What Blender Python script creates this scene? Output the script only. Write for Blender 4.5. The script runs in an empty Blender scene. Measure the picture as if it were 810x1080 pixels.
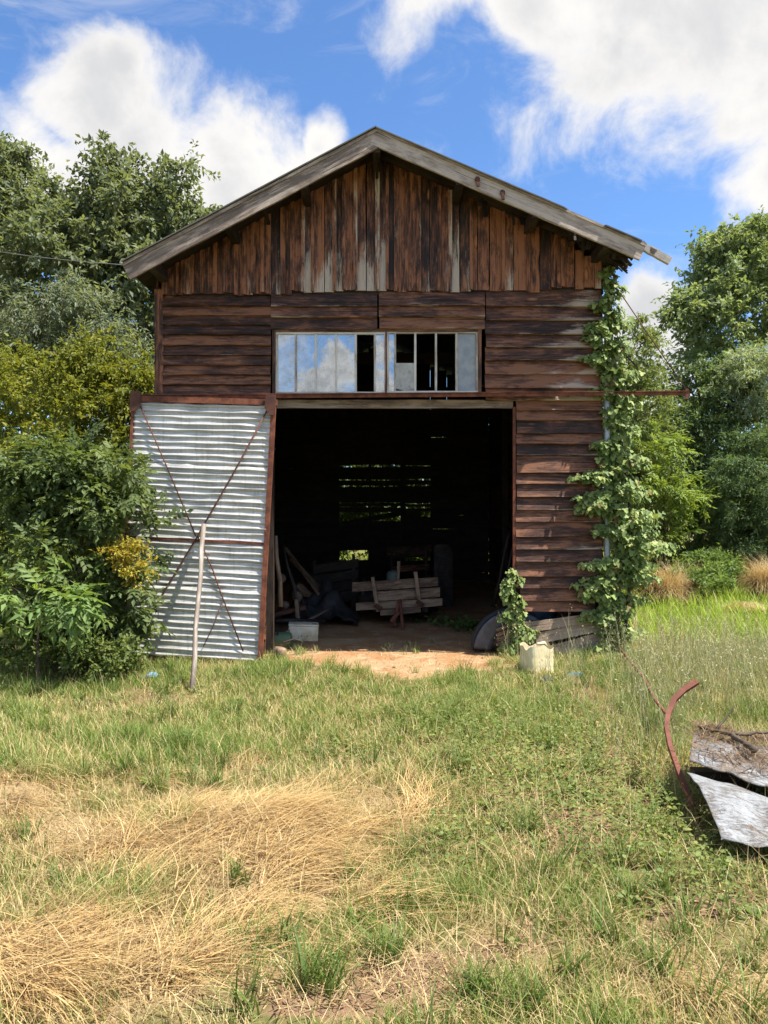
import bpy, math, random
import numpy as np
from mathutils import Vector, Matrix

random.seed(7)
RNG = np.random.default_rng(11)
SC = bpy.context.scene
COL = SC.collection
FPX, CX, CY, EYE = 790.0, 405.0, 540.0, 1.6
D = 8.4                                     # distance of the barn front


def P(u, v, d):
    return Vector(((u - CX) / FPX * d, d, EYE + (CY - v) / FPX * d))


def G(u, v, z=0.0):
    d = (EYE - z) * FPX / (v - CY)
    return Vector(((u - CX) / FPX * d, d, z))


def X(u, d=D):
    return (u - CX) / FPX * d


def Z(v, d=D):
    return EYE + (CY - v) / FPX * d


# ------------------------------------------------------------------ materials
def new_mat(name):
    m = bpy.data.materials.new(name)
    m.use_nodes = True
    nt = m.node_tree
    nt.nodes.clear()
    out = nt.nodes.new('ShaderNodeOutputMaterial')
    return m, nt, out


class NT:
    """small helper to write node trees"""
    def __init__(s, nt):
        s.nt = nt

    def n(s, typ, **kw):
        node = s.nt.nodes.new(typ)
        for k, v in kw.items():
            setattr(node, k, v)
        return node

    def l(s, a, b):
        s.nt.links.new(a, b)

    def val(s, sock, v):
        if isinstance(v, bpy.types.NodeSocket):
            s.l(v, sock)
        else:
            sock.default_value = v

    def math(s, op, a, b=0.0, c=None, clamp=False):
        n = s.n('ShaderNodeMath', operation=op, use_clamp=clamp)
        s.val(n.inputs[0], a)
        s.val(n.inputs[1], b)
        if c is not None:
            s.val(n.inputs[2], c)
        return n.outputs[0]

    def mix(s, f, a, b, mode='MIX'):
        n = s.n('ShaderNodeMix', data_type='RGBA', blend_type=mode)
        s.val(n.inputs[0], f)
        for i, v in ((6, a), (7, b)):
            if isinstance(v, bpy.types.NodeSocket):
                s.l(v, n.inputs[i])
            else:
                n.inputs[i].default_value = (*v, 1) if len(v) == 3 else v
        return n.outputs[2]

    def sstep(s, x, a, b):
        n = s.n('ShaderNodeMapRange', interpolation_type='SMOOTHSTEP')
        s.val(n.inputs[0], x)
        s.val(n.inputs[1], a)
        s.val(n.inputs[2], b)
        return n.outputs[0]

    def noise(s, vec, scale, detail=4, rough=0.55, dist=0.0):
        n = s.n('ShaderNodeTexNoise')
        if vec is not None:
            s.l(vec, n.inputs['Vector'])
        n.inputs['Scale'].default_value = scale
        n.inputs['Detail'].default_value = detail
        n.inputs['Roughness'].default_value = rough
        n.inputs['Distortion'].default_value = dist
        return n.outputs['Fac']

    def scalev(s, vec, sc):
        n = s.n('ShaderNodeVectorMath', operation='MULTIPLY')
        s.l(vec, n.inputs[0])
        n.inputs[1].default_value = sc
        return n.outputs[0]

    def bump(s, h, strength=0.3, dist=0.01):
        n = s.n('ShaderNodeBump')
        n.inputs['Strength'].default_value = strength
        n.inputs['Distance'].default_value = dist
        s.l(h, n.inputs['Height'])
        return n.outputs[0]

    def bsdf(s, col, rough=0.8, spec=0.3, metal=0.0, normal=None):
        n = s.n('ShaderNodeBsdfPrincipled')
        if isinstance(col, bpy.types.NodeSocket):
            s.l(col, n.inputs['Base Color'])
        else:
            n.inputs['Base Color'].default_value = (*col, 1)
        s.val(n.inputs['Roughness'], rough)
        s.val(n.inputs['Metallic'], metal)
        n.inputs['Specular IOR Level'].default_value = spec
        if normal is not None:
            s.l(normal, n.inputs['Normal'])
        return n.outputs[0]


def wood(name, dark, mid, light, grey, grey_amt=0.0, edge_amt=0.5, knots=0.6, spec=0.35, rough=0.62):
    m, nt, out = new_mat(name)
    t = NT(nt)
    uv = t.n('ShaderNodeUVMap', uv_map='uv').outputs[0]
    at = t.n('ShaderNodeAttribute', attribute_name='bd')
    sep = t.n('ShaderNodeSeparateColor')
    t.l(at.outputs['Color'], sep.inputs[0])
    r, g, b = sep.outputs
    grain = t.noise(t.scalev(uv, (2.6, 34, 1)), 1.0, 8, 0.78, 0.25)
    fine = t.noise(t.scalev(uv, (6.0, 220, 1)), 1.0, 3, 0.6)
    patch = t.noise(t.scalev(uv, (2.2, 7, 1)), 1.0, 7, 0.72, 0.5)
    x = t.math('ADD', t.math('MULTIPLY', grain, 0.80), t.math('MULTIPLY', patch, 0.95))
    x = t.math('ADD', x, t.math('MULTIPLY', t.math('SUBTRACT', r, 0.5), 0.20))
    ramp = t.n('ShaderNodeValToRGB')
    cr = ramp.color_ramp
    cr.elements[0].position, cr.elements[0].color = 0.74, (*dark, 1)
    cr.elements[1].position, cr.elements[1].color = 1.0, (*light, 1)
    e = cr.elements.new(0.88)
    e.color = (*mid, 1)
    t.l(x, ramp.inputs[0])
    col = ramp.outputs[0]
    # knots
    vo = t.n('ShaderNodeTexVoronoi', feature='F1')
    t.l(t.scalev(uv, (1.6, 4.6, 1)), vo.inputs['Vector'])
    vo.inputs['Scale'].default_value = 1.0
    kmask = t.math('SUBTRACT', 1.0, t.sstep(vo.outputs['Distance'], 0.05, 0.13))
    col = t.mix(t.math('MULTIPLY', kmask, knots), col, tuple(min(1, c * 1.8) for c in light))
    kring = t.math('SUBTRACT', 1.0, t.sstep(t.math('ABSOLUTE', t.math('SUBTRACT', vo.outputs['Distance'], 0.13)), 0.0, 0.035))
    col = t.mix(t.math('MULTIPLY', kring, knots * 0.6), col, dark)
    # grey weathering; board attribute and edge also carry sunlight painted on the front
    w = t.noise(t.scalev(uv, (3.0, 44, 1)), 1.0, 8, 0.82, 0.3)
    w2 = t.noise(t.scalev(uv, (1.6, 5, 1)), 1.0, 6, 0.7)
    wx = t.math('ADD', t.math('MULTIPLY', w, 0.6), t.math('MULTIPLY', w2, 0.5))
    wx = t.math('ADD', wx, t.math('MULTIPLY', g, 0.62))
    wx = t.math('ADD', wx, t.math('MULTIPLY', t.math('MULTIPLY', b, b), edge_amt * 0.34))
    wm = t.sstep(t.math('ADD', wx, grey_amt), 0.84, 0.97)
    gcol = t.mix(fine, tuple(c * 0.6 for c in grey), tuple(min(0.9, c * 1.25) for c in grey))
    col = t.mix(t.math('MULTIPLY', wm, 0.92), col, gcol)
    # drying cracks
    ck = t.noise(t.scalev(uv, (0.9, 45, 1)), 1.0, 3, 0.5)
    cm = t.sstep(ck, 0.62, 0.70)
    col = t.mix(t.math('MULTIPLY', cm, 0.75), col, tuple(c * 0.25 for c in dark))
    hh = t.math('SUBTRACT', t.math('ADD', grain, t.math('MULTIPLY', fine, 0.5)), t.math('MULTIPLY', cm, 1.2))
    nb = t.bump(hh, 0.55, 0.006)
    rg = t.math('ADD', rough, t.math('MULTIPLY', wm, 0.2))
    t.l(t.bsdf(col, rg, spec, 0, nb), out.inputs[0])
    return m


def rust_mat(name, c1=(0.10, 0.035, 0.022), c2=(0.25, 0.085, 0.045), c3=(0.05, 0.022, 0.018), sc=1.0):
    m, nt, out = new_mat(name)
    t = NT(nt)
    co = t.n('ShaderNodeTexCoord').outputs['Object']
    a = t.noise(co, 7 * sc, 6, 0.65)
    b = t.noise(co, 45 * sc, 5, 0.7)
    col = t.mix(t.sstep(a, 0.35, 0.65), c1, c2)
    col = t.mix(t.math('MULTIPLY', t.sstep(b, 0.5, 0.72), 0.7), col, c3)
    t.l(t.bsdf(col, 0.75, 0.3, 0.15, t.bump(b, 0.4, 0.004)), out.inputs[0])
    return m


def leaf_mat(name, transl=0.3, rough=0.5, spec=0.35, tint=(1.25, 1.2, 0.55)):
    m, nt, out = new_mat(name)
    t = NT(nt)
    at = t.n('ShaderNodeAttribute', attribute_name='Col')
    p = t.bsdf(at.outputs['Color'], rough, spec)
    tr = t.n('ShaderNodeBsdfTranslucent')
    t.l(t.mix(1.0, at.outputs['Color'], tint, 'MULTIPLY'), tr.inputs[0])
    mx = t.n('ShaderNodeMixShader')
    mx.inputs[0].default_value = transl
    t.l(p, mx.inputs[1])
    t.l(tr.outputs[0], mx.inputs[2])
    t.l(mx.outputs[0], out.inputs[0])
    return m


def simple(name, c1, c2=None, rough=0.7, spec=0.3, metal=0.0, scale=12, bumpd=0.003, c3=None):
    m, nt, out = new_mat(name)
    t = NT(nt)
    co = t.n('ShaderNodeTexCoord').outputs['Object']
    a = t.noise(co, scale, 5, 0.6)
    b = t.noise(co, scale * 6, 4, 0.6)
    c2 = c2 or tuple(c * 0.7 for c in c1)
    col = t.mix(t.sstep(a, 0.35, 0.65), c1, c2)
    if c3:
        col = t.mix(t.sstep(t.noise(co, scale * 0.45, 4, 0.65), 0.52, 0.66), col, c3)
    t.l(t.bsdf(col, rough, spec, metal, t.bump(b, 0.35, bumpd)), out.inputs[0])
    return m


M = {}
M['siding'] = wood('siding_wood', (0.024, 0.0115, 0.0075), (0.092, 0.037, 0.021), (0.24, 0.10, 0.05), (0.48, 0.38, 0.30), 0.03, 0.62)
M['gable'] = wood('gable_wood', (0.016, 0.0085, 0.006), (0.095, 0.036, 0.019), (0.30, 0.115, 0.052), (0.55, 0.45, 0.37), 0.06, 0.2)
M['barge'] = wood('barge_wood', (0.17, 0.125, 0.10), (0.36, 0.285, 0.235), (0.52, 0.43, 0.36), (0.60, 0.53, 0.47), 0.08, 0.2, 0.3)
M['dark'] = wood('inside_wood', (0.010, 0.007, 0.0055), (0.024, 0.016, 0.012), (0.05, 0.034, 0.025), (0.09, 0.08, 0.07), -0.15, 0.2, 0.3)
M['plank'] = wood('plank_wood', (0.10, 0.065, 0.045), (0.20, 0.135, 0.09), (0.31, 0.215, 0.145), (0.36, 0.31, 0.26), 0.06, 0.3, 0.3)
M['cart'] = wood('cart_wood', (0.10, 0.065, 0.045), (0.24, 0.165, 0.115), (0.37, 0.265, 0.19), (0.44, 0.36, 0.29), 0.03, 0.3, 0.3)
M['grey_plank'] = wood('grey_plank_wood', (0.09, 0.065, 0.052), (0.19, 0.145, 0.118), (0.30, 0.24, 0.20), (0.46, 0.41, 0.36), 0.12, 0.3, 0.2)
M['frame'] = wood('window_paint', (0.30, 0.23, 0.18), (0.55, 0.49, 0.42), (0.68, 0.63, 0.56), (0.80, 0.77, 0.72), 0.16, 0.2, 0.0)
M['pole'] = wood('pole_paint', (0.20, 0.16, 0.13), (0.33, 0.29, 0.25), (0.44, 0.41, 0.37), (0.55, 0.53, 0.50), 0.14, 0.2, 0.0)
M['rust'] = rust_mat('rusty_steel')
M['rust_red'] = rust_mat('red_rust', (0.13, 0.045, 0.03), (0.22, 0.085, 0.055), (0.07, 0.032, 0.026))
M['rust_dark'] = rust_mat('dark_rust', (0.075, 0.032, 0.024), (0.14, 0.058, 0.038), (0.04, 0.022, 0.02))
M['leaf'] = leaf_mat('leaf', 0.42, 0.55, 0.25)
M['leaf_gloss'] = leaf_mat('ivy_leaf', 0.28, 0.5, 0.22)
M['blade'] = leaf_mat('grass_blade', 0.35, 0.55, 0.25, (1.15, 1.2, 0.6))
M['straw'] = leaf_mat('straw_blade', 0.25, 0.5, 0.3, (1.1, 1.0, 0.75))
M['bark'] = simple('bark', (0.12, 0.095, 0.07), (0.06, 0.047, 0.036), 0.9, 0.1, 0, 9, 0.02)
M['cable'] = simple('cable_grey', (0.20, 0.20, 0.19), None, 0.5)


def glass_mat():
    m, nt, out = new_mat('old_glass')
    t = NT(nt)
    co = t.n('ShaderNodeTexCoord').outputs['Object']
    nb = t.bump(t.noise(co, 3.0, 2, 0.5), 0.12, 0.02)
    gl = t.n('ShaderNodeBsdfGlossy')
    gl.inputs['Roughness'].default_value = 0.03
    gl.inputs['Color'].default_value = (0.95, 0.97, 1, 1)
    t.l(nb, gl.inputs['Normal'])
    tr = t.n('ShaderNodeBsdfTransparent')
    tr.inputs[0].default_value = (0.75, 0.8, 0.78, 1)
    mx = t.n('ShaderNodeMixShader')
    mx.inputs[0].default_value = 0.5
    t.l(tr.outputs[0], mx.inputs[1])
    t.l(gl.outputs[0], mx.inputs[2])
    df = t.n('ShaderNodeBsdfDiffuse')
    df.inputs[0].default_value = (0.40, 0.42, 0.42, 1)
    m2 = t.n('ShaderNodeMixShader')
    dirt = t.noise(co, 9.0, 5, 0.7)
    t.l(t.math('ADD', t.math('MULTIPLY', t.sstep(dirt, 0.35, 0.75), 0.45), 0.14), m2.inputs[0])
    t.l(mx.outputs[0], m2.inputs[1])
    t.l(df.outputs[0], m2.inputs[2])
    t.l(m2.outputs[0], out.inputs[0])
    return m


M['glass'] = glass_mat()
M['cloudy'] = simple('cloudy_glass', (0.33, 0.345, 0.36), (0.24, 0.26, 0.28), 0.35, 0.5, 0, 8)
M['boarded'] = simple('pane_board', (0.50, 0.49, 0.46), (0.38, 0.37, 0.34), 0.8, 0.2, 0, 14, 0.003, (0.30, 0.28, 0.25))


def galv_mat():
    m, nt, out = new_mat('galvanised_sheet')
    t = NT(nt)
    co = t.n('ShaderNodeTexCoord').outputs['Object']
    a = t.noise(co, 3.5, 6, 0.65)
    st = t.noise(t.scalev(co, (30, 30, 2.0)), 1.0, 4, 0.6)
    fine = t.noise(co, 60, 3, 0.6)
    col = t.mix(t.sstep(a, 0.35, 0.65), (0.62, 0.605, 0.58), (0.47, 0.46, 0.44))
    col = t.mix(t.math('MULTIPLY', t.sstep(st, 0.52, 0.72), 0.6), col, (0.33, 0.30, 0.26))
    col = t.mix(t.math('MULTIPLY', t.sstep(fine, 0.55, 0.7), 0.35), col, (0.70, 0.71, 0.70))
    # rust specks
    rs = t.noise(co, 11, 6, 0.75)
    col = t.mix(t.math('MULTIPLY', t.sstep(rs, 0.62, 0.74), 0.7), col, (0.20, 0.10, 0.055))
    t.l(t.bsdf(col, t.math('ADD', 0.30, t.math('MULTIPLY', a, 0.2)), 0.4, 0.38, t.bump(t.math('ADD', a, fine), 0.15, 0.006)), out.inputs[0])
    return m


M['galv'] = galv_mat()


def sheet_mat(name, peel):
    m, nt, out = new_mat(name)
    t = NT(nt)
    co = t.n('ShaderNodeTexCoord').outputs['UV']
    a = t.noise(t.scalev(co, (3.0, 16, 1)), 2.0, 10, 0.8, 0.9)
    f = t.noise(t.scalev(co, (9, 90, 1)), 1.5, 6, 0.7, 0.2)
    big = t.noise(co, 2.6, 6, 0.65)
    mask = t.sstep(t.math('ADD', t.math('ADD', t.math('MULTIPLY', a, 0.6), t.math('MULTIPLY', f, 0.35)), t.math('MULTIPLY', big, 0.35)), peel - 0.03, peel + 0.05)
    paint = t.mix(t.sstep(f, 0.35, 0.65), (0.17, 0.18, 0.19), (0.36, 0.375, 0.39))
    stain = t.mix(t.sstep(t.noise(co, 14, 6, 0.75), 0.4, 0.7), (0.10, 0.065, 0.042), (0.27, 0.20, 0.135))
    col = t.mix(mask, paint, stain)
    grime = t.noise(co, 4.5, 8, 0.75)
    col = t.mix(t.math('MULTIPLY', t.sstep(grime, 0.5, 0.75), 0.55), col, (0.17, 0.155, 0.135))
    ck = t.noise(t.scalev(co, (2, 40, 1)), 1.6, 4, 0.6, 0.6)
    col = t.mix(t.math('MULTIPLY', t.sstep(ck, 0.63, 0.68), 0.8), col, (0.07, 0.055, 0.045))
    t.l(t.bsdf(col, 0.6, 0.35, 0, t.bump(t.math('SUBTRACT', f, t.math('MULTIPLY', mask, 1.5)), 0.6, 0.006)), out.inputs[0])
    return m


M['sheet_low'] = sheet_mat('white_sheet', 0.67)
M['sheet_up'] = sheet_mat('peeling_sheet', 0.635)


# ------------------------------------------------------------------ mesh helpers
class MB:
    def __init__(s):
        s.v, s.f, s.uv, s.bd = [], [], [], []

    def quad_strip_box(s, rings, uvs, bd0, bd1=None):
        """rings: list of 4-corner sections along a board"""
        b = len(s.v)
        for r in rings:
            s.v += [tuple(p) for p in r]
        n = len(rings)
        per = uvs['per']
        for i in range(n - 1):
            for k in range(4):
                k2 = (k + 1) % 4
                s.f.append((b + i * 4 + k, b + i * 4 + k2, b + (i + 1) * 4 + k2, b + (i + 1) * 4 + k))
                u0, u1 = uvs['u'][i], uvs['u'][i + 1]
                v0, v1 = per[k], per[k + 1]
                s.uv += [(u0, v0), (u0, v1), (u1, v1), (u1, v0)]
                e0 = uvs['e'][k]
                e1 = uvs['e'][k2]
                g0, g1 = uvs['g'][i], uvs['g'][i + 1]
                s.bd += [(bd0, g0, e0), (bd0, g0, e1), (bd0, g1, e1), (bd0, g1, e0)]
        for i, order in ((0, (3, 2, 1, 0)), (n - 1, (0, 1, 2, 3))):
            s.f.append(tuple(b + i * 4 + k for k in order))
            s.uv += [(uvs['u'][i], per[k]) for k in order]
            s.bd += [(bd0, uvs['g'][i], 0)] * 4

    def board(s, p, u, v, w, L, W, T, segs=4, jit=0.003, wear_sun=0.0, endjit=0.0, rnd=None):
        """board from p (top left outer corner), along u, across v, thickness going -w"""
        u, v, w = Vector(u).normalized(), Vector(v).normalized(), Vector(w).normalized()
        rnd = random.random() if rnd is None else rnd
        ou, ov = random.random() * 40, random.random() * 40
        rings, us, gs = [], [], []
        e0, e1 = random.uniform(0, endjit), random.uniform(0, endjit)
        bow = random.uniform(-1, 1) * jit
        for i in range(segs + 1):
            t = i / segs
            a = e0 + (L - e0 - e1) * t
            jv0, jv1 = random.uniform(-jit, jit), random.uniform(-jit, jit)
            jw = random.uniform(-jit, jit) + bow * math.sin(t * math.pi) * 2
            c = p + u * a + w * jw
            rings.append([c + v * jv0, c + v * (W + jv1), c + v * (W + jv1) - w * T, c + v * jv0 - w * T])
            us.append(a + ou)
            gs.append(wear_sun(c) if callable(wear_sun) else wear_sun)
        per = [ov, ov + W, ov + W + T, ov + 2 * W + T, ov + 2 * W + 2 * T]
        s.quad_strip_box(rings, dict(per=per, u=us, e=(0, 1, 1, 0), g=gs), rnd)

    def beam(s, a, b, W, T, up=(0, 0, 1), segs=3, jit=0.002, wear_sun=0.0, rnd=None):
        """square timber centred on the line a-b"""
        a, b = Vector(a), Vector(b)
        u = (b - a)
        L = u.length
        u.normalize()
        up = Vector(up)
        w = u.cross(up)
        if w.length < 1e-4:
            w = u.cross(Vector((0, 1, 0)))
        w.normalize()
        v = w.cross(u).normalized()
        s.board(a - v * W / 2 + w * T / 2, u, v, w, L, W, T, segs, jit, wear_sun, 0, rnd)

    def tube(s, pts, rad, sides=8, cap=True, rnd=None, wear_sun=0.0):
        b = len(s.v)
        rnd = random.random() if rnd is None else rnd
        n = len(pts)
        pts = [Vector(p) for p in pts]
        rad = [rad] * n if not hasattr(rad, '__len__') else rad
        acc, us = 0, []
        prev = None
        for i, p in enumerate(pts):
            d = (pts[min(i + 1, n - 1)] - pts[max(i - 1, 0)]).normalized()
            if prev is None:
                x = d.orthogonal().normalized()
            else:
                x = prev - d * prev.dot(d)
                x = x.normalized() if x.length > 1e-6 else d.orthogonal().normalized()
            prev = x
            y = d.cross(x)
            for k in range(sides):
                a = 2 * math.pi * k / sides
                s.v.append(tuple(p + (x * math.cos(a) + y * math.sin(a)) * rad[i]))
            if i:
                acc += (p - pts[i - 1]).length
            us.append(acc + rnd * 30)
        for i in range(n - 1):
            for k in range(sides):
                k2 = (k + 1) % sides
                s.f.append((b + i * sides + k, b + i * sides + k2, b + (i + 1) * sides + k2, b + (i + 1) * sides + k))
                c = 2 * math.pi * max(rad[i], 0.01) / sides
                s.uv += [(us[i], k * c), (us[i], (k + 1) * c), (us[i + 1], (k + 1) * c), (us[i + 1], k * c)]
                s.bd += [(rnd, wear_sun, 0.2)] * 4
        if cap:
            for i, rev in ((0, True), (n - 1, False)):
                order = list(range(sides))
                if rev:
                    order.reverse()
                s.f.append(tuple(b + i * sides + k for k in order))
                s.uv += [(math.cos(k) * 0.03, math.sin(k) * 0.03) for k in order]
                s.bd += [(rnd, wear_sun, 0)] * sides

    def grid(s, fn, nu, nv, thick=None, uvs=(1, 1)):
        """surface fn(i/nu, j/nv) -> Vector; thick gives a back side along the mean normal"""
        b = len(s.v)
        pts = [[Vector(fn(i / nu, j / nv)) for j in range(nv + 1)] for i in range(nu + 1)]
        for row in pts:
            for p in row:
                s.v.append(tuple(p))
        W = nv + 1
        rnd = random.random()

        def add(q, uvq):
            s.f.append(q)
            s.uv += uvq
            s.bd += [(rnd, 0, 0)] * len(q)
        for i in range(nu):
            for j in range(nv):
                q = (b + i * W + j, b + (i + 1) * W + j, b + (i + 1) * W + j + 1, b + i * W + j + 1)
                uvq = [(a / nu * uvs[0], c / nv * uvs[1]) for a, c in ((i, j), (i + 1, j), (i + 1, j + 1), (i, j + 1))]
                add(q, uvq)
        if thick:
            nrm = (pts[nu][0] - pts[0][0]).cross(pts[0][nv] - pts[0][0]).normalized()
            b2 = len(s.v)
            for row in pts:
                for p in row:
                    s.v.append(tuple(p - nrm * thick))
            for i in range(nu):
                for j in range(nv):
                    q = (b2 + i * W + j, b2 + i * W + j + 1, b2 + (i + 1) * W + j + 1, b2 + (i + 1) * W + j)
                    add(q, [(a / nu * uvs[0], c / nv * uvs[1]) for a, c in ((i, j), (i, j + 1), (i + 1, j + 1), (i + 1, j))])
            rim = [(i, 0) for i in range(nu)] + [(nu, j) for j in range(nv)] + [(i, nv) for i in range(nu, 0, -1)] + [(0, j) for j in range(nv, 0, -1)]
            for a, c in zip(rim, rim[1:] + rim[:1]):
                ia, ic = a[0] * W + a[1], c[0] * W + c[1]
                add((b + ic, b + ia, b2 + ia, b2 + ic), [(a[0] / nu * uvs[0], a[1] / nv * uvs[1])] * 4)


def link(o, parent=None):
    COL.objects.link(o)
    if parent is not None:
        o.parent = parent


def root_loc(o):
    while o.parent is not None:
        o = o.parent
    return Vector(o.location)


def obj(name, mb, mat, parent=None, smooth=False):
    me = bpy.data.meshes.new(name)
    if parent is not None:
        base = root_loc(parent)
    else:
        xs, ys, zs = zip(*mb.v)
        base = Vector(((min(xs) + max(xs)) / 2, (min(ys) + max(ys)) / 2, min(zs)))
    me.from_pydata([(x - base.x, y - base.y, z - base.z) for x, y, z in mb.v], [], mb.f)
    uv = me.uv_layers.new(name='uv')
    uv.data.foreach_set('uv', [c for p in mb.uv for c in p])
    at = me.color_attributes.new('bd', 'FLOAT_COLOR', 'CORNER')
    at.data.foreach_set('color', [c for p in mb.bd for c in (p[0], p[1], p[2], 1.0)])
    if smooth:
        me.shade_smooth()
    me.materials.append(mat)
    o = bpy.data.objects.new(name, me)
    if parent is None:
        o.location = base
    link(o, parent)
    return o


def np_obj(name, V, F, colr, mat, parent=None, smooth=False):
    """V (n,3) F (m,3) colr (n,3)"""
    me = bpy.data.meshes.new(name)
    base = np.array(root_loc(parent)) if parent is not None else np.array([(V[:, 0].min() + V[:, 0].max()) / 2, (V[:, 1].min() + V[:, 1].max()) / 2, V[:, 2].min()])
    V = (V - base).astype(np.float32)
    me.vertices.add(len(V))
    me.vertices.foreach_set('co', V.ravel())
    me.loops.add(F.size)
    me.loops.foreach_set('vertex_index', F.astype(np.int32).ravel())
    me.polygons.add(len(F))
    me.polygons.foreach_set('loop_start', np.arange(0, F.size, F.shape[1], dtype=np.int32))
    me.update(calc_edges=True)
    at = me.attributes.new('Col', 'FLOAT_COLOR', 'POINT')
    c4 = np.ones((len(V), 4), np.float32)
    c4[:, :3] = colr
    at.data.foreach_set('color', c4.ravel())
    if smooth:
        me.shade_smooth()
    me.materials.append(mat)
    o = bpy.data.objects.new(name, me)
    if parent is None:
        o.location = base
    link(o, parent)
    return o


def tag(o, label=None, cat=None, group=None, kind=None):
    for k, v in (('label', label), ('category', cat), ('group', group), ('kind', kind)):
        if v:
            o[k] = v
    return o


def thing(name, loc, label, cat, group=None):
    o = bpy.data.objects.new(name, None)
    o.empty_display_size = 0.2
    o.location = loc
    link(o)
    return tag(o, label, cat, group)


# ------------------------------------------------------------------ camera, sky and sun
cam = bpy.data.cameras.new('camera')
cam.sensor_fit = 'VERTICAL'
cam.sensor_height = 36.0
cam.lens = 36.0 * FPX / 1080.0
cam.clip_end = 3000
camo = bpy.data.objects.new('camera', cam)
camo.location = (0, 0, EYE)
camo.rotation_euler = (math.radians(90), 0, 0)
link(camo)
SC.camera = camo

SUN_EL, SUN_AZ = math.radians(62), math.radians(108)     # azimuth clockwise from +Y
sd = Vector((math.cos(SUN_EL) * math.sin(SUN_AZ), math.cos(SUN_EL) * math.cos(SUN_AZ), math.sin(SUN_EL)))
sun = bpy.data.lights.new('sun', 'SUN')
sun.energy = 4.6
sun.angle = math.radians(0.6)
sun.color = (1.0, 0.945, 0.85)
suno = bpy.data.objects.new('sun', sun)
suno.rotation_euler = sd.to_track_quat('Z', 'Y').to_euler()
suno.location = sd * 50
link(suno)

world = bpy.data.worlds.new('World')
SC.world = world
world.use_nodes = True
wt = world.node_tree
wt.nodes.clear()
t = NT(wt)
wout = t.n('ShaderNodeOutputWorld')
bg = t.n('ShaderNodeBackground')
bg.inputs['Strength'].default_value = 0.10
sky = t.n('ShaderNodeTexSky', sky_type='NISHITA')
sky.sun_disc = False
sky.sun_elevation = SUN_EL
sky.sun_rotation = SUN_AZ
sky.air_density = 1.0
sky.dust_density = 0.4
sky.ozone_density = 2.0
gen = t.n('ShaderNodeTexCoord').outputs['Generated']
dn = t.n('ShaderNodeVectorMath', operation='NORMALIZE')
t.l(gen, dn.inputs[0])
dirv = dn.outputs[0]
warp = t.n('ShaderNodeTexNoise')
t.l(dirv, warp.inputs['Vector'])
warp.inputs['Scale'].default_value = 7.0
warp.inputs['Detail'].default_value = 4
wv = t.n('ShaderNodeVectorMath', operation='MULTIPLY_ADD')
t.l(warp.outputs['Color'], wv.inputs[0])
wv.inputs[1].default_value = (0.11, 0.11, 0.11)
wv2 = t.n('ShaderNodeVectorMath', operation='SUBTRACT')
t.l(dirv, wv.inputs[2])
t.l(wv.outputs[0], wv2.inputs[0])
wv2.inputs[1].default_value = (0.055, 0.055, 0.055)
pw = wv2.outputs[0]


def sdir(u, v, back=False):
    d = Vector(((u - CX) / FPX, -1 if back else 1, (CY - v) / FPX))
    return d.normalized()


blobs = [(150, 165, 105), (105, 105, 72), (235, 185, 90), (40, 195, 78), (300, 185, 60), (125, 70, 40), (-60, 240, 90),
         (650, -55, 138), (560, -5, 88), (740, 0, 122), (810, 60, 85), (822, 180, 72), (450, -30, 75), (690, -140, 260),
         (690, 385, 75), (335, 152, 34), (700, 312, 44), (960, 250, 170)]
bblobs = [(345, 402, 36), (372, 388, 30), (362, 376, 20), (322, 414, 26), (400, 405, 40), (410, 372, 25), (495, 395, 80),
          (200, 330, 120), (600, 250, 150), (800, 300, 200), (405, 460, 60), (-150, 380, 200), (300, -200, 260)]
mx = None
for i, (u, v, r) in enumerate([(*b, ) for b in blobs] + [(*b, ) for b in bblobs]):
    back = i >= len(blobs)
    c = sdir(u, v, back)
    ds = t.n('ShaderNodeVectorMath', operation='DISTANCE')
    t.l(pw, ds.inputs[0])
    ds.inputs[1].default_value = c
    rr = r / FPX * (Vector((c.x, c.y, c.z)).dot(Vector((0, -1 if back else 1, 0)))) ** 0.5
    q = t.math('SUBTRACT', 1.0, t.math('DIVIDE', ds.outputs['Value'], rr))
    mx = q if mx is None else t.math('MAXIMUM', mx, q)
# unseen clouds over the rest of the sky, thickened for whiter, brighter fill light
elsewhere = t.math('SUBTRACT', t.noise(dirv, 2.6, 5, 0.6), 0.43)
fr = t.n('ShaderNodeVectorMath', operation='DOT_PRODUCT')
t.l(dirv, fr.inputs[0])
fr.inputs[1].default_value = (0, 1, 0)
sp = t.n('ShaderNodeSeparateXYZ')
t.l(dirv, sp.inputs[0])
away = t.sstep(t.math('ABSOLUTE', sp.outputs[1]), 0.72, 0.45)
elsewhere = t.math('SUBTRACT', t.math('MULTIPLY', elsewhere, 4.0), t.math('MULTIPLY', t.math('SUBTRACT', 1.0, away), 4.0))
mx = t.math('MAXIMUM', mx, elsewhere)
mx = t.math('MAXIMUM', mx, -1.5)
fb = t.noise(dirv, 9.0, 9, 0.62, 0.3)
dens = t.math('ADD', t.math('MULTIPLY', mx, 0.9), t.math('MULTIPLY', t.math('SUBTRACT', fb, 0.5), 1.5))
alpha = t.sstep(dens, -0.04, 0.50)
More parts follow.
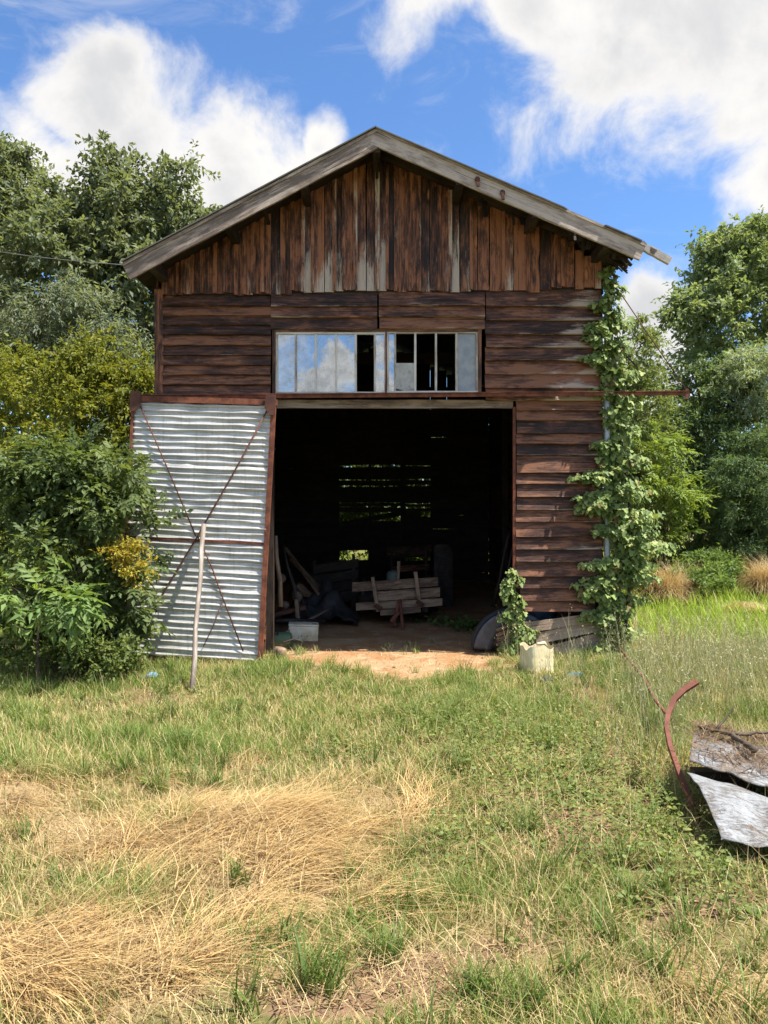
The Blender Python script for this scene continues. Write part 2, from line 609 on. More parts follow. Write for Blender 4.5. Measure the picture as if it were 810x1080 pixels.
# thin high streaks in the blue
thin = t.noise(t.scalev(dirv, (3, 3, 9)), 2.0, 6, 0.65, 0.8)
alpha = t.math('MAXIMUM', alpha, t.math('MULTIPLY', t.sstep(thin, 0.5, 0.8), 0.35))
fb2 = t.noise(dirv, 4.5, 6, 0.6)
shade = t.sstep(t.math('ADD', t.math('MULTIPLY', fb2, 0.9), t.math('MULTIPLY', t.sstep(dens, 0.25, 1.0), 0.25)), 0.42, 0.82)
ccol = t.mix(shade, (4.6, 4.5, 4.38), (3.3, 3.33, 3.42))
skyc = t.mix(1.0, sky.outputs[0], (0.60, 0.80, 1.02), 'MULTIPLY')
t.l(t.mix(alpha, skyc, ccol), bg.inputs['Color'])
t.l(bg.outputs[0], wout.inputs[0])

SC.view_settings.view_transform = 'Standard'
SC.view_settings.look = 'None'
SC.view_settings.exposure = 1.15
SC.view_settings.gamma = 1.0
SC.render.engine = 'CYCLES'
SC.cycles.max_bounces = 10
SC.cycles.diffuse_bounces = 7
SC.cycles.transparent_max_bounces = 8
SC.cycles.use_denoising = True

# ------------------------------------------------------------------ ground maps (planned over the ground, read as picture coordinates)
_ph = RNG.uniform(0, 6.28, (14, 2))
_fr = RNG.uniform(0.5, 5.0, 14)
_an = RNG.uniform(0, 6.28, 14)


def wob(x, y, k=1.0, seed=0):
    s = 0
    for i in range(14):
        a = _an[i] + seed
        s = s + np.sin((x * math.cos(a) + y * math.sin(a)) * _fr[i] * k + _ph[i, 0] + seed * 3.1) / 14 ** 0.5
    return s


def px(x, y):
    yy = np.maximum(y, 0.8)
    return CX + x * FPX / yy, CY + EYE * FPX / yy


def bl(u, v, cu, cv, ru, rv):
    return np.exp(-((u - cu) / ru) ** 2 - ((v - cv) / rv) ** 2)


HEAPS = [(235, 888, 105, 40, 1.0), (325, 900, 45, 30, .8), (90, 905, 70, 32, .5), (110, 1030, 130, 44, 1.0), (10, 1045, 70, 45, .7),
         (425, 860, 50, 28, .4), (255, 812, 34, 14, .45), (740, 1045, 75, 35, .45), (25, 850, 60, 32, .4), (190, 965, 80, 22, .55), (265, 935, 60, 24, .7), (380, 960, 40, 20, .3)]
BARE = [(610, 880, 45, 24, .95), (450, 1035, 90, 40, .75), (540, 1000, 60, 16, .5), (300, 1075, 60, 20, .6), (760, 965, 50, 14, .6), (620, 735, 45, 25, .6), (120, 735, 90, 14, .6), (560, 960, 50, 25, .4), (690, 985, 60, 30, .5), (380, 1060, 60, 30, .4), (640, 800, 30, 40, .4)]
CLOV = [(570, 815, 90, 45, 1.0), (690, 880, 80, 45, 1.0), (720, 940, 70, 30, .8), (520, 780, 60, 25, .7), (480, 900, 40, 25, .5), (200, 785, 40, 10, .4), (350, 790, 60, 12, .5), (470, 760, 70, 15, .6)]


def maps(x, y):
    u, v = px(x, y)
    ok = y > 0.8
    st = sum(w * bl(u, v, a, b, c, d) for a, b, c, d, w in HEAPS) * ok
    ba = sum(w * bl(u, v, a, b, c, d) for a, b, c, d, w in BARE) * ok
    cl = sum(w * bl(u, v, a, b, c, d) for a, b, c, d, w in CLOV) * ok
    return st, ba, cl


def inside(x, y):
    return (x > -2.55) & (x < 2.44) & (y > D - 0.05) & (y < 17.7)


def sill(x, y):
    """1 inside the barn and on the bare earth in its doorway"""
    e = np.clip((np.minimum(x + 1.25, 1.45 - x) + 0.2 * wob(x, y, 1.5)) / 0.3, 0, 1)
    f = np.clip((y - 7.3 + 0.32 * wob(x, y, 1.3, 2) + 0.12 * wob(x, y, 4, 1)) / 0.5, 0, 1) * (y < 18)
    return np.where(inside(x, y), 1.0, e * f * (y < D))


def gh(x, y):
    st, ba, cl = maps(x, y)
    z = 0.022 * wob(x, y, 0.9) + 0.012 * wob(x, y, 2.6, 1)
    z = z + (0.075 + 0.035 * wob(x, y, 2.0, 12)) * np.clip(st, 0, 1.0) + 0.02 * cl
    flat = np.clip(sill(x, y), 0, 1)
    far = np.clip((y - 12) / 14, 0, 1) * 0.25
    return z * (1 - flat) + far * (1 - flat)


def axis(vals):
    return np.array(sorted(set(np.round(np.concatenate(vals), 4))))


gx = axis([np.arange(-7, 7.01, 0.07), np.array([-300, -150, -80, -50, -35, -25, -20, -16, -13, -11, -9.5, -8.3, -7.6]), -np.array([-300, -150, -80, -50, -35, -25, -20, -16, -13, -11, -9.5, -8.3, -7.6])])
gy = axis([np.arange(0.6, 10, 0.06), np.arange(10, 19, 0.25), np.array([-300, -120, -60, -30, -15, -8, -4, -2, -1, -.4, .1, .4, 20, 21.5, 23, 25, 28, 32, 38, 46, 60, 90, 150, 300])])
GXX, GYY = np.meshgrid(gx, gy, indexing='ij')
GZ = gh(GXX, GYY)
V = np.stack([GXX, GYY, GZ], -1).reshape(-1, 3)
nx, ny = len(gx), len(gy)
ii, jj = np.meshgrid(np.arange(nx - 1), np.arange(ny - 1), indexing='ij')
a = (ii * ny + jj).ravel()
F = np.stack([a, a + ny, a + ny + 1, a + 1], -1)
st, ba, cl = maps(V[:, 0], V[:, 1])
stp = np.clip(st, 0, 1)
nz = (wob(V[:, 0], V[:, 1], 2.2, 4) * 0.25 + 0.5)
gc = np.stack([np.clip(stp + 0.35 * np.clip(nz, 0, 1), 0, 1), np.clip(ba, 0, 1), np.clip(sill(V[:, 0], V[:, 1]), 0, 1)], -1)

m, nt, out = new_mat('ground_soil')
t = NT(nt)
co = t.n('ShaderNodeTexCoord').outputs['Object']
at = t.n('ShaderNodeAttribute', attribute_name='Col')
sep = t.n('ShaderNodeSeparateColor')
t.l(at.outputs['Color'], sep.inputs[0])
n1 = t.noise(co, 2.0, 6, 0.65)
n2 = t.noise(co, 35, 5, 0.7)
n3 = t.noise(co, 9, 5, 0.65)
green = t.mix(n3, (0.10, 0.115, 0.035), (0.17, 0.15, 0.06))
thatch = t.mix(n2, (0.20, 0.14, 0.07), (0.42, 0.31, 0.16))
soil = t.mix(n2, (0.17, 0.10, 0.06), (0.30, 0.20, 0.125))
col = t.mix(t.sstep(t.math('ADD', sep.outputs[0], t.math('MULTIPLY', t.math('SUBTRACT', n3, 0.5), 0.8)), 0.1, 0.5), green, thatch)
col = t.mix(t.sstep(t.math('ADD', sep.outputs[1], t.math('MULTIPLY', t.math('SUBTRACT', n3, 0.5), 0.9)), 0.25, 0.6), col, soil)
dirt = t.mix(t.sstep(n1, 0.42, 0.6), (0.36, 0.195, 0.092), (0.43, 0.285, 0.16))
dirt = t.mix(t.sstep(t.noise(co, 5.5, 6, 0.7), 0.52, 0.68), dirt, (0.49, 0.38, 0.245))
dirt = t.mix(t.math('MULTIPLY', t.sstep(n2, 0.5, 0.75), 0.55), dirt, (0.25, 0.14, 0.07))
col = t.mix(t.sstep(sep.outputs[2], 0.2, 0.8), col, dirt)
t.l(t.bsdf(col, 0.95, 0.1, 0, t.bump(t.math('ADD', n2, n3), 0.7, 0.03)), out.inputs[0])
M['ground'] = m
g = np_obj('ground', V, F, gc, M['ground'], None, True)
tag(g, 'earth ground with dry thatch and bare dirt running into the barn', None, None, 'structure')


# ------------------------------------------------------------------ grass
def blades(base, az, L, a0, a1, W, c0, c1, nseg=3, clamp=True, kink=0.0):
    n = len(base)
    pos = base.copy()
    hd = np.stack([np.sin(az), np.cos(az)], -1)
    side = np.stack([np.cos(az), -np.sin(az)], -1)
    # turn the flat face a little at random so blades do not all face alike
    tw = RNG.uniform(-1.2, 1.2, n)
    s3 = np.concatenate([side * np.cos(tw)[:, None] + hd * np.sin(tw)[:, None] * 0.6, np.zeros((n, 1))], 1)
    verts, cols = [], []
    for i in range(nseg + 1):
        tt = i / nseg
        w = W * (1 - tt ** 1.6) * 0.5
        cc = c0 * (1 - tt) + c1 * tt
        if i < nseg:
            verts += [pos - s3 * w[:, None], pos + s3 * w[:, None]]
            cols += [cc, cc]
            a = a0 + (a1 - a0) * (i + 0.5) / nseg
            if kink:
                az = az + RNG.normal(0, kink, n) * (1 + 2.5 * (RNG.random(n) < 0.12))
                a = a + RNG.normal(0, kink * 0.6, n)
                hd = np.stack([np.sin(az), np.cos(az)], -1)
            st = np.concatenate([hd * np.sin(a)[:, None], np.cos(a)[:, None]], 1) * (L / nseg)[:, None]
            pos = pos + st
            if clamp:
                gz = gh(pos[:, 0], pos[:, 1]) + 0.006 + 0.03 * RNG.random(n)
                pos[:, 2] = np.maximum(pos[:, 2], gz)
        else:
            verts.append(pos)
            cols.append(cc)
    k = 2 * nseg + 1
    Vv = np.stack(verts, 1).reshape(-1, 3)
    Cc = np.stack(cols, 1).reshape(-1, 3)
    o = np.arange(n)[:, None] * k
    tr = []
    for i in range(nseg - 1):
        b = 2 * i
        tr += [o + np.array([[b, b + 1, b + 3]]), o + np.array([[b, b + 3, b + 2]])]
    b = 2 * (nseg - 1)
    tr.append(o + np.array([[b, b + 1, b + 2]]))
    return Vv, np.concatenate(tr, 0), Cc


def leaf_tris(Pb, Dv, N, L, W, colr, fold=0.15, droop=0.15):
    Dv = Dv / np.maximum(np.linalg.norm(Dv, axis=1, keepdims=True), 1e-6)
    S = np.cross(Dv, N)
    S = S / np.maximum(np.linalg.norm(S, axis=1, keepdims=True), 1e-6)
    N2 = np.cross(S, Dv)
    L_, W_ = L[:, None], W[:, None]
    mid = Pb + Dv * L_ * 0.45
    v0 = Pb
    v1 = mid + S * W_ * 0.5 + N2 * W_ * fold
    v2 = Pb + Dv * L_ - N2 * L_ * droop
    v3 = mid - S * W_ * 0.5 + N2 * W_ * fold
    Vv = np.stack([v0, v1, v2, v3], 1).reshape(-1, 3)
    o = np.arange(len(Pb))[:, None] * 4
    Fv = np.concatenate([o + np.array([[0, 1, 2]]), o + np.array([[0, 2, 3]])], 0)
    return Vv, Fv, np.repeat(colr, 4, 0)


def cat(parts):
    vs, fs, cs, off = [], [], [], 0
    for v, f, c in parts:
        vs.append(v)
        fs.append(f + off)
        cs.append(c)
        off += len(v)
    return np.concatenate(vs), np.concatenate(fs), np.concatenate(cs)


def field_pts(n, y0, y1, pw=1.0, margin=2.2, k=0.53):
    y = y0 + (y1 - y0) * RNG.random(n) ** pw
    x = RNG.uniform(-1, 1, n) * (k * y + margin)
    return x, y


def blocked(x, y):
    """where no grass roots: barn and its earth, the fallen sheets"""
    return (sill(x, y) + 0.34 * wob(x, y, 5, 3) + 0.2 * wob(x, y, 11, 2)) > 0.55


def hue(n, a, b, c=None, pc=0.0):
    k = RNG.random((n, 1))
    r = np.array(a) * (1 - k) + np.array(b) * k
    if c is not None:
        s = RNG.random((n, 1)) < pc
        r = np.where(s, np.array(c), r)
    return r * RNG.uniform(0.75, 1.25, (n, 1))


GREEN_A, GREEN_B = (0.125, 0.20, 0.042), (0.235, 0.30, 0.085)
DRY_A, DRY_B = (0.47, 0.37, 0.19), (0.60, 0.50, 0.29)

# short green and mixed grass
parts = []
for n, y0, y1, ln, wd in ((270000, 1.3, 4.6, 0.068, 0.0044), (230000, 4.4, 9.2, 0.10, 0.006), (70000, 9, 24, 0.28, 0.013)):
    x, y = field_pts(n, y0, y1, 1.0)
    st, ba, cl = maps(x, y)
    nzz = wob(x, y, 2.4, 5) * 0.5 + wob(x, y, 6, 3) * 0.4
    band = np.clip((y - 4.6) / 1.2, 0, 1)
    dens = 0.60 + 0.42 * nzz - 0.8 * np.clip(st, 0, 1) - 1.2 * ba + 0.35 * band - 0.25 * cl
    keep = (RNG.random(n) < dens) & ~blocked(x, y)
    if y0 > 8:
        keep &= ~((x > -3.4) & (x < 3.0) & (y < 18.5))
    x, y, nzz = x[keep], y[keep], nzz[keep]
    n = len(x)
    base = np.stack([x, y, gh(x, y) - 0.004], -1)
    dry = np.clip(0.54 - 0.26 * band[keep] - 0.42 * nzz, 0.06, 0.92)
    if y0 > 8:
        dry = dry * 0.25
    isdry = (RNG.random(n) < dry)[:, None]
    ga, gb = (GREEN_A, GREEN_B) if y0 < 8 else ((0.20, 0.33, 0.03), (0.32, 0.43, 0.06))
    c0 = np.where(isdry, hue(n, DRY_A, DRY_B), hue(n, ga, gb))
    c1 = c0 * np.array([1.15, 1.08, 1.0])
    L = ln * RNG.uniform(0.45, 1.5, n) * (1 + 0.4 * np.clip(nzz, -0.8, 1.2))
    parts.append(blades(base, RNG.uniform(0, 6.28, n), L, RNG.uniform(0.05, 0.5, n), RNG.uniform(0.5, 1.7, n), wd * RNG.uniform(0.6, 1.4, n), c0, c1, 3))
# tufts of longer green grass
tc = []
for u, v in [(340, 1040), (360, 1055), (265, 1020), (425, 965), (545, 1000), (250, 955), (480, 940), (600, 1040), (300, 1010), (410, 1010), (500, 1055), (640, 1000), (590, 925), (665, 960), (530, 880), (700, 960), (430, 905), (770, 980), (560, 1070)]:
    p = G(u, v)
    tc.append((p.x, p.y, 0.16))
x, y = field_pts(420, 2.0, 8.6)
tc += [(a, b, random.uniform(0.10, 0.24)) for a, b in zip(x, y) if not blocked(a, b) and maps(a, b)[0] < 0.3]
bx, by, bl_ = [], [], []
for a, b, h in tc:
    k = random.randint(22, 48)
    bx += list(a + RNG.normal(0, 0.028, k))
    by += list(b + RNG.normal(0, 0.028, k))
    bl_ += list(h * RNG.uniform(0.5, 1.3, k))
bx, by, bl_ = np.array(bx), np.array(by), np.array(bl_)
n = len(bx)
c0 = hue(n, (0.085, 0.14, 0.03), (0.15, 0.21, 0.05))
parts.append(blades(np.stack([bx, by, gh(bx, by)], -1), RNG.uniform(0, 6.28, n), bl_, RNG.uniform(0.05, 0.5, n), RNG.uniform(0.6, 1.7, n), RNG.uniform(0.005, 0.009, n), c0, c0 * 1.1, 4))
o = np_obj('green_grass', *cat(parts), M['blade'])
tag(o, 'short mixed green grass growing over the field before the barn', 'grass', None, 'stuff')

# dry straw, in combed and collapsed tussocks
parts = []
tx, ty, tl, tn, ta = [], [], [], [], []
xs, ys = field_pts(60000, 1.6, 6.4, 1.0, 0.6)
st, ba, cl = maps(xs, ys)
pick = RNG.random(60000) < (np.clip(st * (0.75 + 0.45 * wob(xs, ys, 1.7, 9)), 0, 1) ** 1.4 * 0.050)
xs, ys = xs[pick], ys[pick]
# lay direction: a smooth swirl, falling mostly right and towards the camera
fa = 2.0 + 1.25 * wob(xs * 0.8, ys * 0.8, 1.1, 7) + RNG.normal(0, 0.38, len(xs))
k = 46
n = len(xs) * k
bx = np.repeat(xs, k) + RNG.normal(0, 0.05, n)
by = np.repeat(ys, k) + RNG.normal(0, 0.05, n)
az = np.repeat(fa, k) + RNG.normal(0, 0.30, n)
L = np.repeat(RNG.uniform(0.24, 0.54, len(xs)), k) * RNG.uniform(0.45, 1.2, n)
tone = np.repeat(RNG.uniform(0.75, 1.15, (len(xs), 1)), k, 0)
c0 = np.minimum(hue(n, (0.50, 0.34, 0.14), (0.69, 0.51, 0.25), (0.32, 0.19, 0.08), 0.18) * tone, 0.85)
base = np.stack([bx, by, gh(bx, by)], -1)
parts.append(blades(base, az, L, RNG.uniform(0.8, 1.3, n), RNG.uniform(1.7, 2.5, n), RNG.uniform(0.002, 0.0056, n), c0 * 0.95, c0 * 1.05, 6, True, 0.085))
# broken bits of thatch and old brown leaves between the stalks
x, y = field_pts(90000, 1.6, 6.4, 1.0, 0.6)
st, ba, cl = maps(x, y)
keep = RNG.random(len(x)) < np.clip(np.clip(st, 0, 1) * 0.5 + 0.25 * ba, 0, 0.6)
x, y = x[keep], y[keep]
n = len(x)
c0 = hue(n, (0.34, 0.24, 0.11), (0.60, 0.47, 0.26), (0.20, 0.12, 0.06), 0.3)
parts.append(blades(np.stack([x, y, gh(x, y) + 0.05 * RNG.random(n)], -1), RNG.uniform(0, 6.28, n), RNG.uniform(0.02, 0.12, n), RNG.uniform(0.9, 1.6, n), RNG.uniform(1.2, 2.0, n), RNG.uniform(0.003, 0.009, n), c0, c0, 2))
# loose single stalks and thatch lying about
x, y = field_pts(88000, 1.4, 8.6, 1.0)
st, ba, cl = maps(x, y)
nzz = wob(x, y, 2.2, 8) * 0.5
keep = (RNG.random(len(x)) < np.clip(0.42 + 0.35 * nzz + 0.4 * np.clip(st, 0, 1) + 0.2 * ba - 0.3 * (y > 5.0), 0.08, 1)) & ~blocked(x, y)
x, y = x[keep], y[keep]
n = len(x)
c0 = hue(n, (0.42, 0.31, 0.14), (0.58, 0.46, 0.25), (0.30, 0.19, 0.09), 0.15)
parts.append(blades(np.stack([x, y, gh(x, y)], -1), RNG.uniform(0, 6.28, n), RNG.uniform(0.06, 0.32, n), RNG.uniform(0.3, 1.5, n), RNG.uniform(1.2, 1.9, n), RNG.uniform(0.002, 0.0042, n), c0, c0, 3))
x, y = RNG.uniform(-1.3, 1.5, 1500), 7.1 + 1.9 * RNG.random(1500) ** 1.5
n = len(x)
c0 = hue(n, (0.40, 0.29, 0.14), (0.56, 0.44, 0.25), (0.24, 0.16, 0.09), 0.25)
parts.append(blades(np.stack([x, y, gh(x, y) + 0.004], -1), RNG.uniform(0, 6.28, n), RNG.uniform(0.03, 0.2, n), RNG.uniform(1.2, 1.56, n), RNG.uniform(1.4, 1.7, n), RNG.uniform(0.003, 0.007, n), c0, c0, 3))
# upright thin dry stalks with seed heads
x, y = field_pts(3700, 1.6, 8.4, 1.0)
keep = (RNG.random(len(x)) < 0.6) & ~blocked(x, y)
x, y = x[keep], y[keep]
n = len(x)
c0 = hue(n, (0.40, 0.33, 0.15), (0.52, 0.45, 0.24))
parts.append(blades(np.stack([x, y, gh(x, y)], -1), RNG.uniform(0, 6.28, n), RNG.uniform(0.15, 0.38, n), RNG.uniform(0.0, 0.3, n), RNG.uniform(0.2, 1.0, n), RNG.uniform(0.002, 0.0035, n), c0, c0, 4))
o = np_obj('dry_straw', *cat(parts), M['straw'])
tag(o, 'collapsed heaps of dry golden straw combed over the foreground', 'straw', None, 'stuff')

# broad-leaved low weeds and clover
x, y = field_pts(165000, 1.7, 8.6, 1.0)
st, ba, cl = maps(x, y)
nzz = wob(x, y, 3.0, 6)
band = np.clip((y - 5.0) / 1.0, 0, 1)
keep = (RNG.random(len(x)) < np.clip(cl * 1.7 + 0.24 * band * (nzz > 0.0) + 0.12 * (nzz > 0.5) - 0.6 * np.clip(st, 0, 1), 0, 1)) & ~blocked(x, y)
x, y = x[keep], y[keep]
n = len(x)
z = gh(x, y) + RNG.uniform(0.01, 0.11, n) * (0.6 + 0.4 * np.clip(cl[keep], 0, 1))
az = RNG.uniform(0, 6.28, n)
Dv = np.stack([np.sin(az), np.cos(az), RNG.uniform(-0.3, 0.5, n)], -1)
Nv = np.stack([RNG.normal(0, 0.45, n), RNG.normal(0, 0.45, n), np.ones(n)], -1)
c = hue(n, (0.13, 0.19, 0.05), (0.24, 0.29, 0.09), (0.31, 0.31, 0.10), 0.12)
L = RNG.uniform(0.014, 0.034, n)
parts = [leaf_tris(np.stack([x, y, z], -1), Dv, Nv, L, L * 0.75, c)]
# rosettes with bigger leaves (docks, plantain)
x, y = field_pts(260, 2.6, 8.5)
keep = (maps(x, y)[0] < 0.35) & ~blocked(x, y)
x, y = x[keep], y[keep]
k = 11
n = len(x) * k
sz = np.repeat(RNG.uniform(0.04, 0.10, len(x)), k)
az = RNG.uniform(0, 6.28, n)
bx, by = np.repeat(x, k), np.repeat(y, k)
Dv = np.stack([np.sin(az), np.cos(az), RNG.uniform(0.2, 1.6, n)], -1)
Nv = np.stack([-np.sin(az) * .5, -np.cos(az) * .5, np.ones(n)], -1)
c = hue(n, (0.10, 0.17, 0.035), (0.18, 0.26, 0.07))
L = sz * RNG.uniform(0.6, 1.3, n)
parts.append(leaf_tris(np.stack([bx, by, gh(bx, by)], -1), Dv, Nv, L, L * 0.33, c, 0.2, 0.25))
o = np_obj('low_weeds', *cat(parts), M['leaf'])
tag(o, 'low clover and broad-leaved weeds spreading over the field', 'weeds', None, 'stuff')

# tall pale oat grass right of the barn, with hanging seed heads
parts = []
N_ = 30000
x, y = RNG.uniform(1.3, 9.5, N_), RNG.uniform(3.7, 10.5, N_)
u, v = px(x, y)
# the stand: right of a line from the barn corner to the sheets
edge = np.clip((u - (640 - (v - 700) * 0.12)) / 50, 0, 1) * np.clip((855 - v) / 40, 0, 1)
edge = np.where((v > 770) & (u > 725), 0, edge)
bar = np.clip((v - 672) / 35, 0.04, 1) * np.clip(1.25 - (v - 740) / 90, 0.35, 1)
# a fringe around the ivy, the jerrycan and the doorway edge
fr_ = 0.5 * bl(u, v, 600, 725, 60, 22) + 0.75 * bl(u, v, 535, 715, 22, 22)
keep = (RNG.random(N_) < np.maximum(edge * bar * 0.72, fr_ * 0.5)) & ~inside(x, y) & ~((y > 8.25) & (x < 2.9))
x, y = x[keep], y[keep]
n = len(x)
base = np.stack([x, y, gh(x, y)], -1)
az = RNG.uniform(0, 6.28, n)
L = RNG.uniform(0.22, 0.62, n)
pale = RNG.random((n, 1))
c0 = np.array([0.16, 0.21, 0.06]) * (1 - pale) + np.array([0.48, 0.42, 0.22]) * pale
c0 = c0 * RNG.uniform(0.8, 1.2, (n, 1))
a0, a1 = RNG.uniform(0, 0.25, n), RNG.uniform(0.15, 0.9, n)
parts.append(blades(base, az, L, a0, a1, RNG.uniform(0.003, 0.006, n), c0, np.array([[0.46, 0.44, 0.26]]).repeat(n, 0), 4, False))
# seed heads
hs = RNG.random(n) < 0.42
nb = hs.sum()
bp, ba_, bL = base[hs], az[hs], L[hs]
am = (a0[hs] + a1[hs]) / 2
k = 7
tt = RNG.uniform(0.72, 1.02, (nb, k))
pp = bp[:, None, :] + np.stack([np.sin(ba_)[:, None] * np.sin(am)[:, None] * bL[:, None] * tt, np.cos(ba_)[:, None] * np.sin(am)[:, None] * bL[:, None] * tt, np.cos(am)[:, None] * bL[:, None] * tt], -1)
pp = pp.reshape(-1, 3) + RNG.normal(0, 0.012, (nb * k, 3))
dd = RNG.normal(0, 0.6, (nb * k, 3))
dd[:, 2] -= 0.8
ll = RNG.uniform(0.014, 0.026, nb * k)
parts.append(leaf_tris(pp, dd, RNG.normal(0, 1, (nb * k, 3)), ll, ll * 0.3, hue(nb * k, (0.38, 0.37, 0.21), (0.52, 0.49, 0.30))))
o = np_obj('tall_oat_grass', *cat(parts), M['straw'])
tag(o, 'tall pale oat grass with seed heads right of the barn', 'tall grass', None, 'stuff')

# ------------------------------------------------------------------ trees and shrubs
def tube_np(store, pts, rad, sides=5):
    pts = np.array(pts)
    n = len(pts)
    b = store['n']
    vs = []
    for i in range(n):
        d = pts[min(i + 1, n - 1)] - pts[max(i - 1, 0)]
        d = d / max(np.linalg.norm(d), 1e-6)
        x = np.cross(d, (0.3, 0.5, 0.81) if abs(d[2]) < 0.9 else (1, 0, 0))
        x /= max(np.linalg.norm(x), 1e-6)
        y = np.cross(d, x)
        a = np.arange(sides) / sides * 2 * np.pi
        vs.append(pts[i] + (np.cos(a)[:, None] * x + np.sin(a)[:, None] * y) * rad[i])
    store['v'].append(np.concatenate(vs))
    for i in range(n - 1):
        for k in range(sides):
            k2 = (k + 1) % sides
            p, q, r, s = b + i * sides + k, b + i * sides + k2, b + (i + 1) * sides + k2, b + (i + 1) * sides + k
            store['f'] += [(p, q, r), (p, r, s)]
    store['n'] += n * sides


def compound(Pb, Dv, Nv, R, pairs, LL, colr, ratio=0.34):
    """pinnate leaves: leaflets in pairs along a rachis"""
    n = len(Pb)
    Dv = Dv / np.linalg.norm(Dv, axis=1, keepdims=True)
    S = np.cross(Dv, Nv)
    S /= np.maximum(np.linalg.norm(S, axis=1, keepdims=True), 1e-6)
    Up = np.cross(S, Dv)
    out = []
    for i in range(pairs + 1):
        tt = 0.25 + 0.75 * i / pairs
        p = Pb + Dv * (R * tt)[:, None] - Up * (R * 0.25 * tt * tt)[:, None]
        if i == pairs:
            out.append(leaf_tris(p, Dv - Up * 0.4, Up, LL * 1.05, LL * ratio, colr, 0.15, 0.12))
        else:
            for sgn in (-1, 1):
                out.append(leaf_tris(p, Dv * 0.55 + S * sgn - Up * 0.25 + RNG.normal(0, 0.12, (n, 3)), Up + RNG.normal(0, 0.15, (n, 3)), LL * RNG.uniform(0.8, 1.1, n), LL * ratio, colr, 0.15, 0.15))
    # rachis as thin leaf
    out.append(leaf_tris(Pb, Dv - Up * 0.12, Up, R, R * 0.02 + 0.003, colr * 1.1, 0, 0.15))
    return out


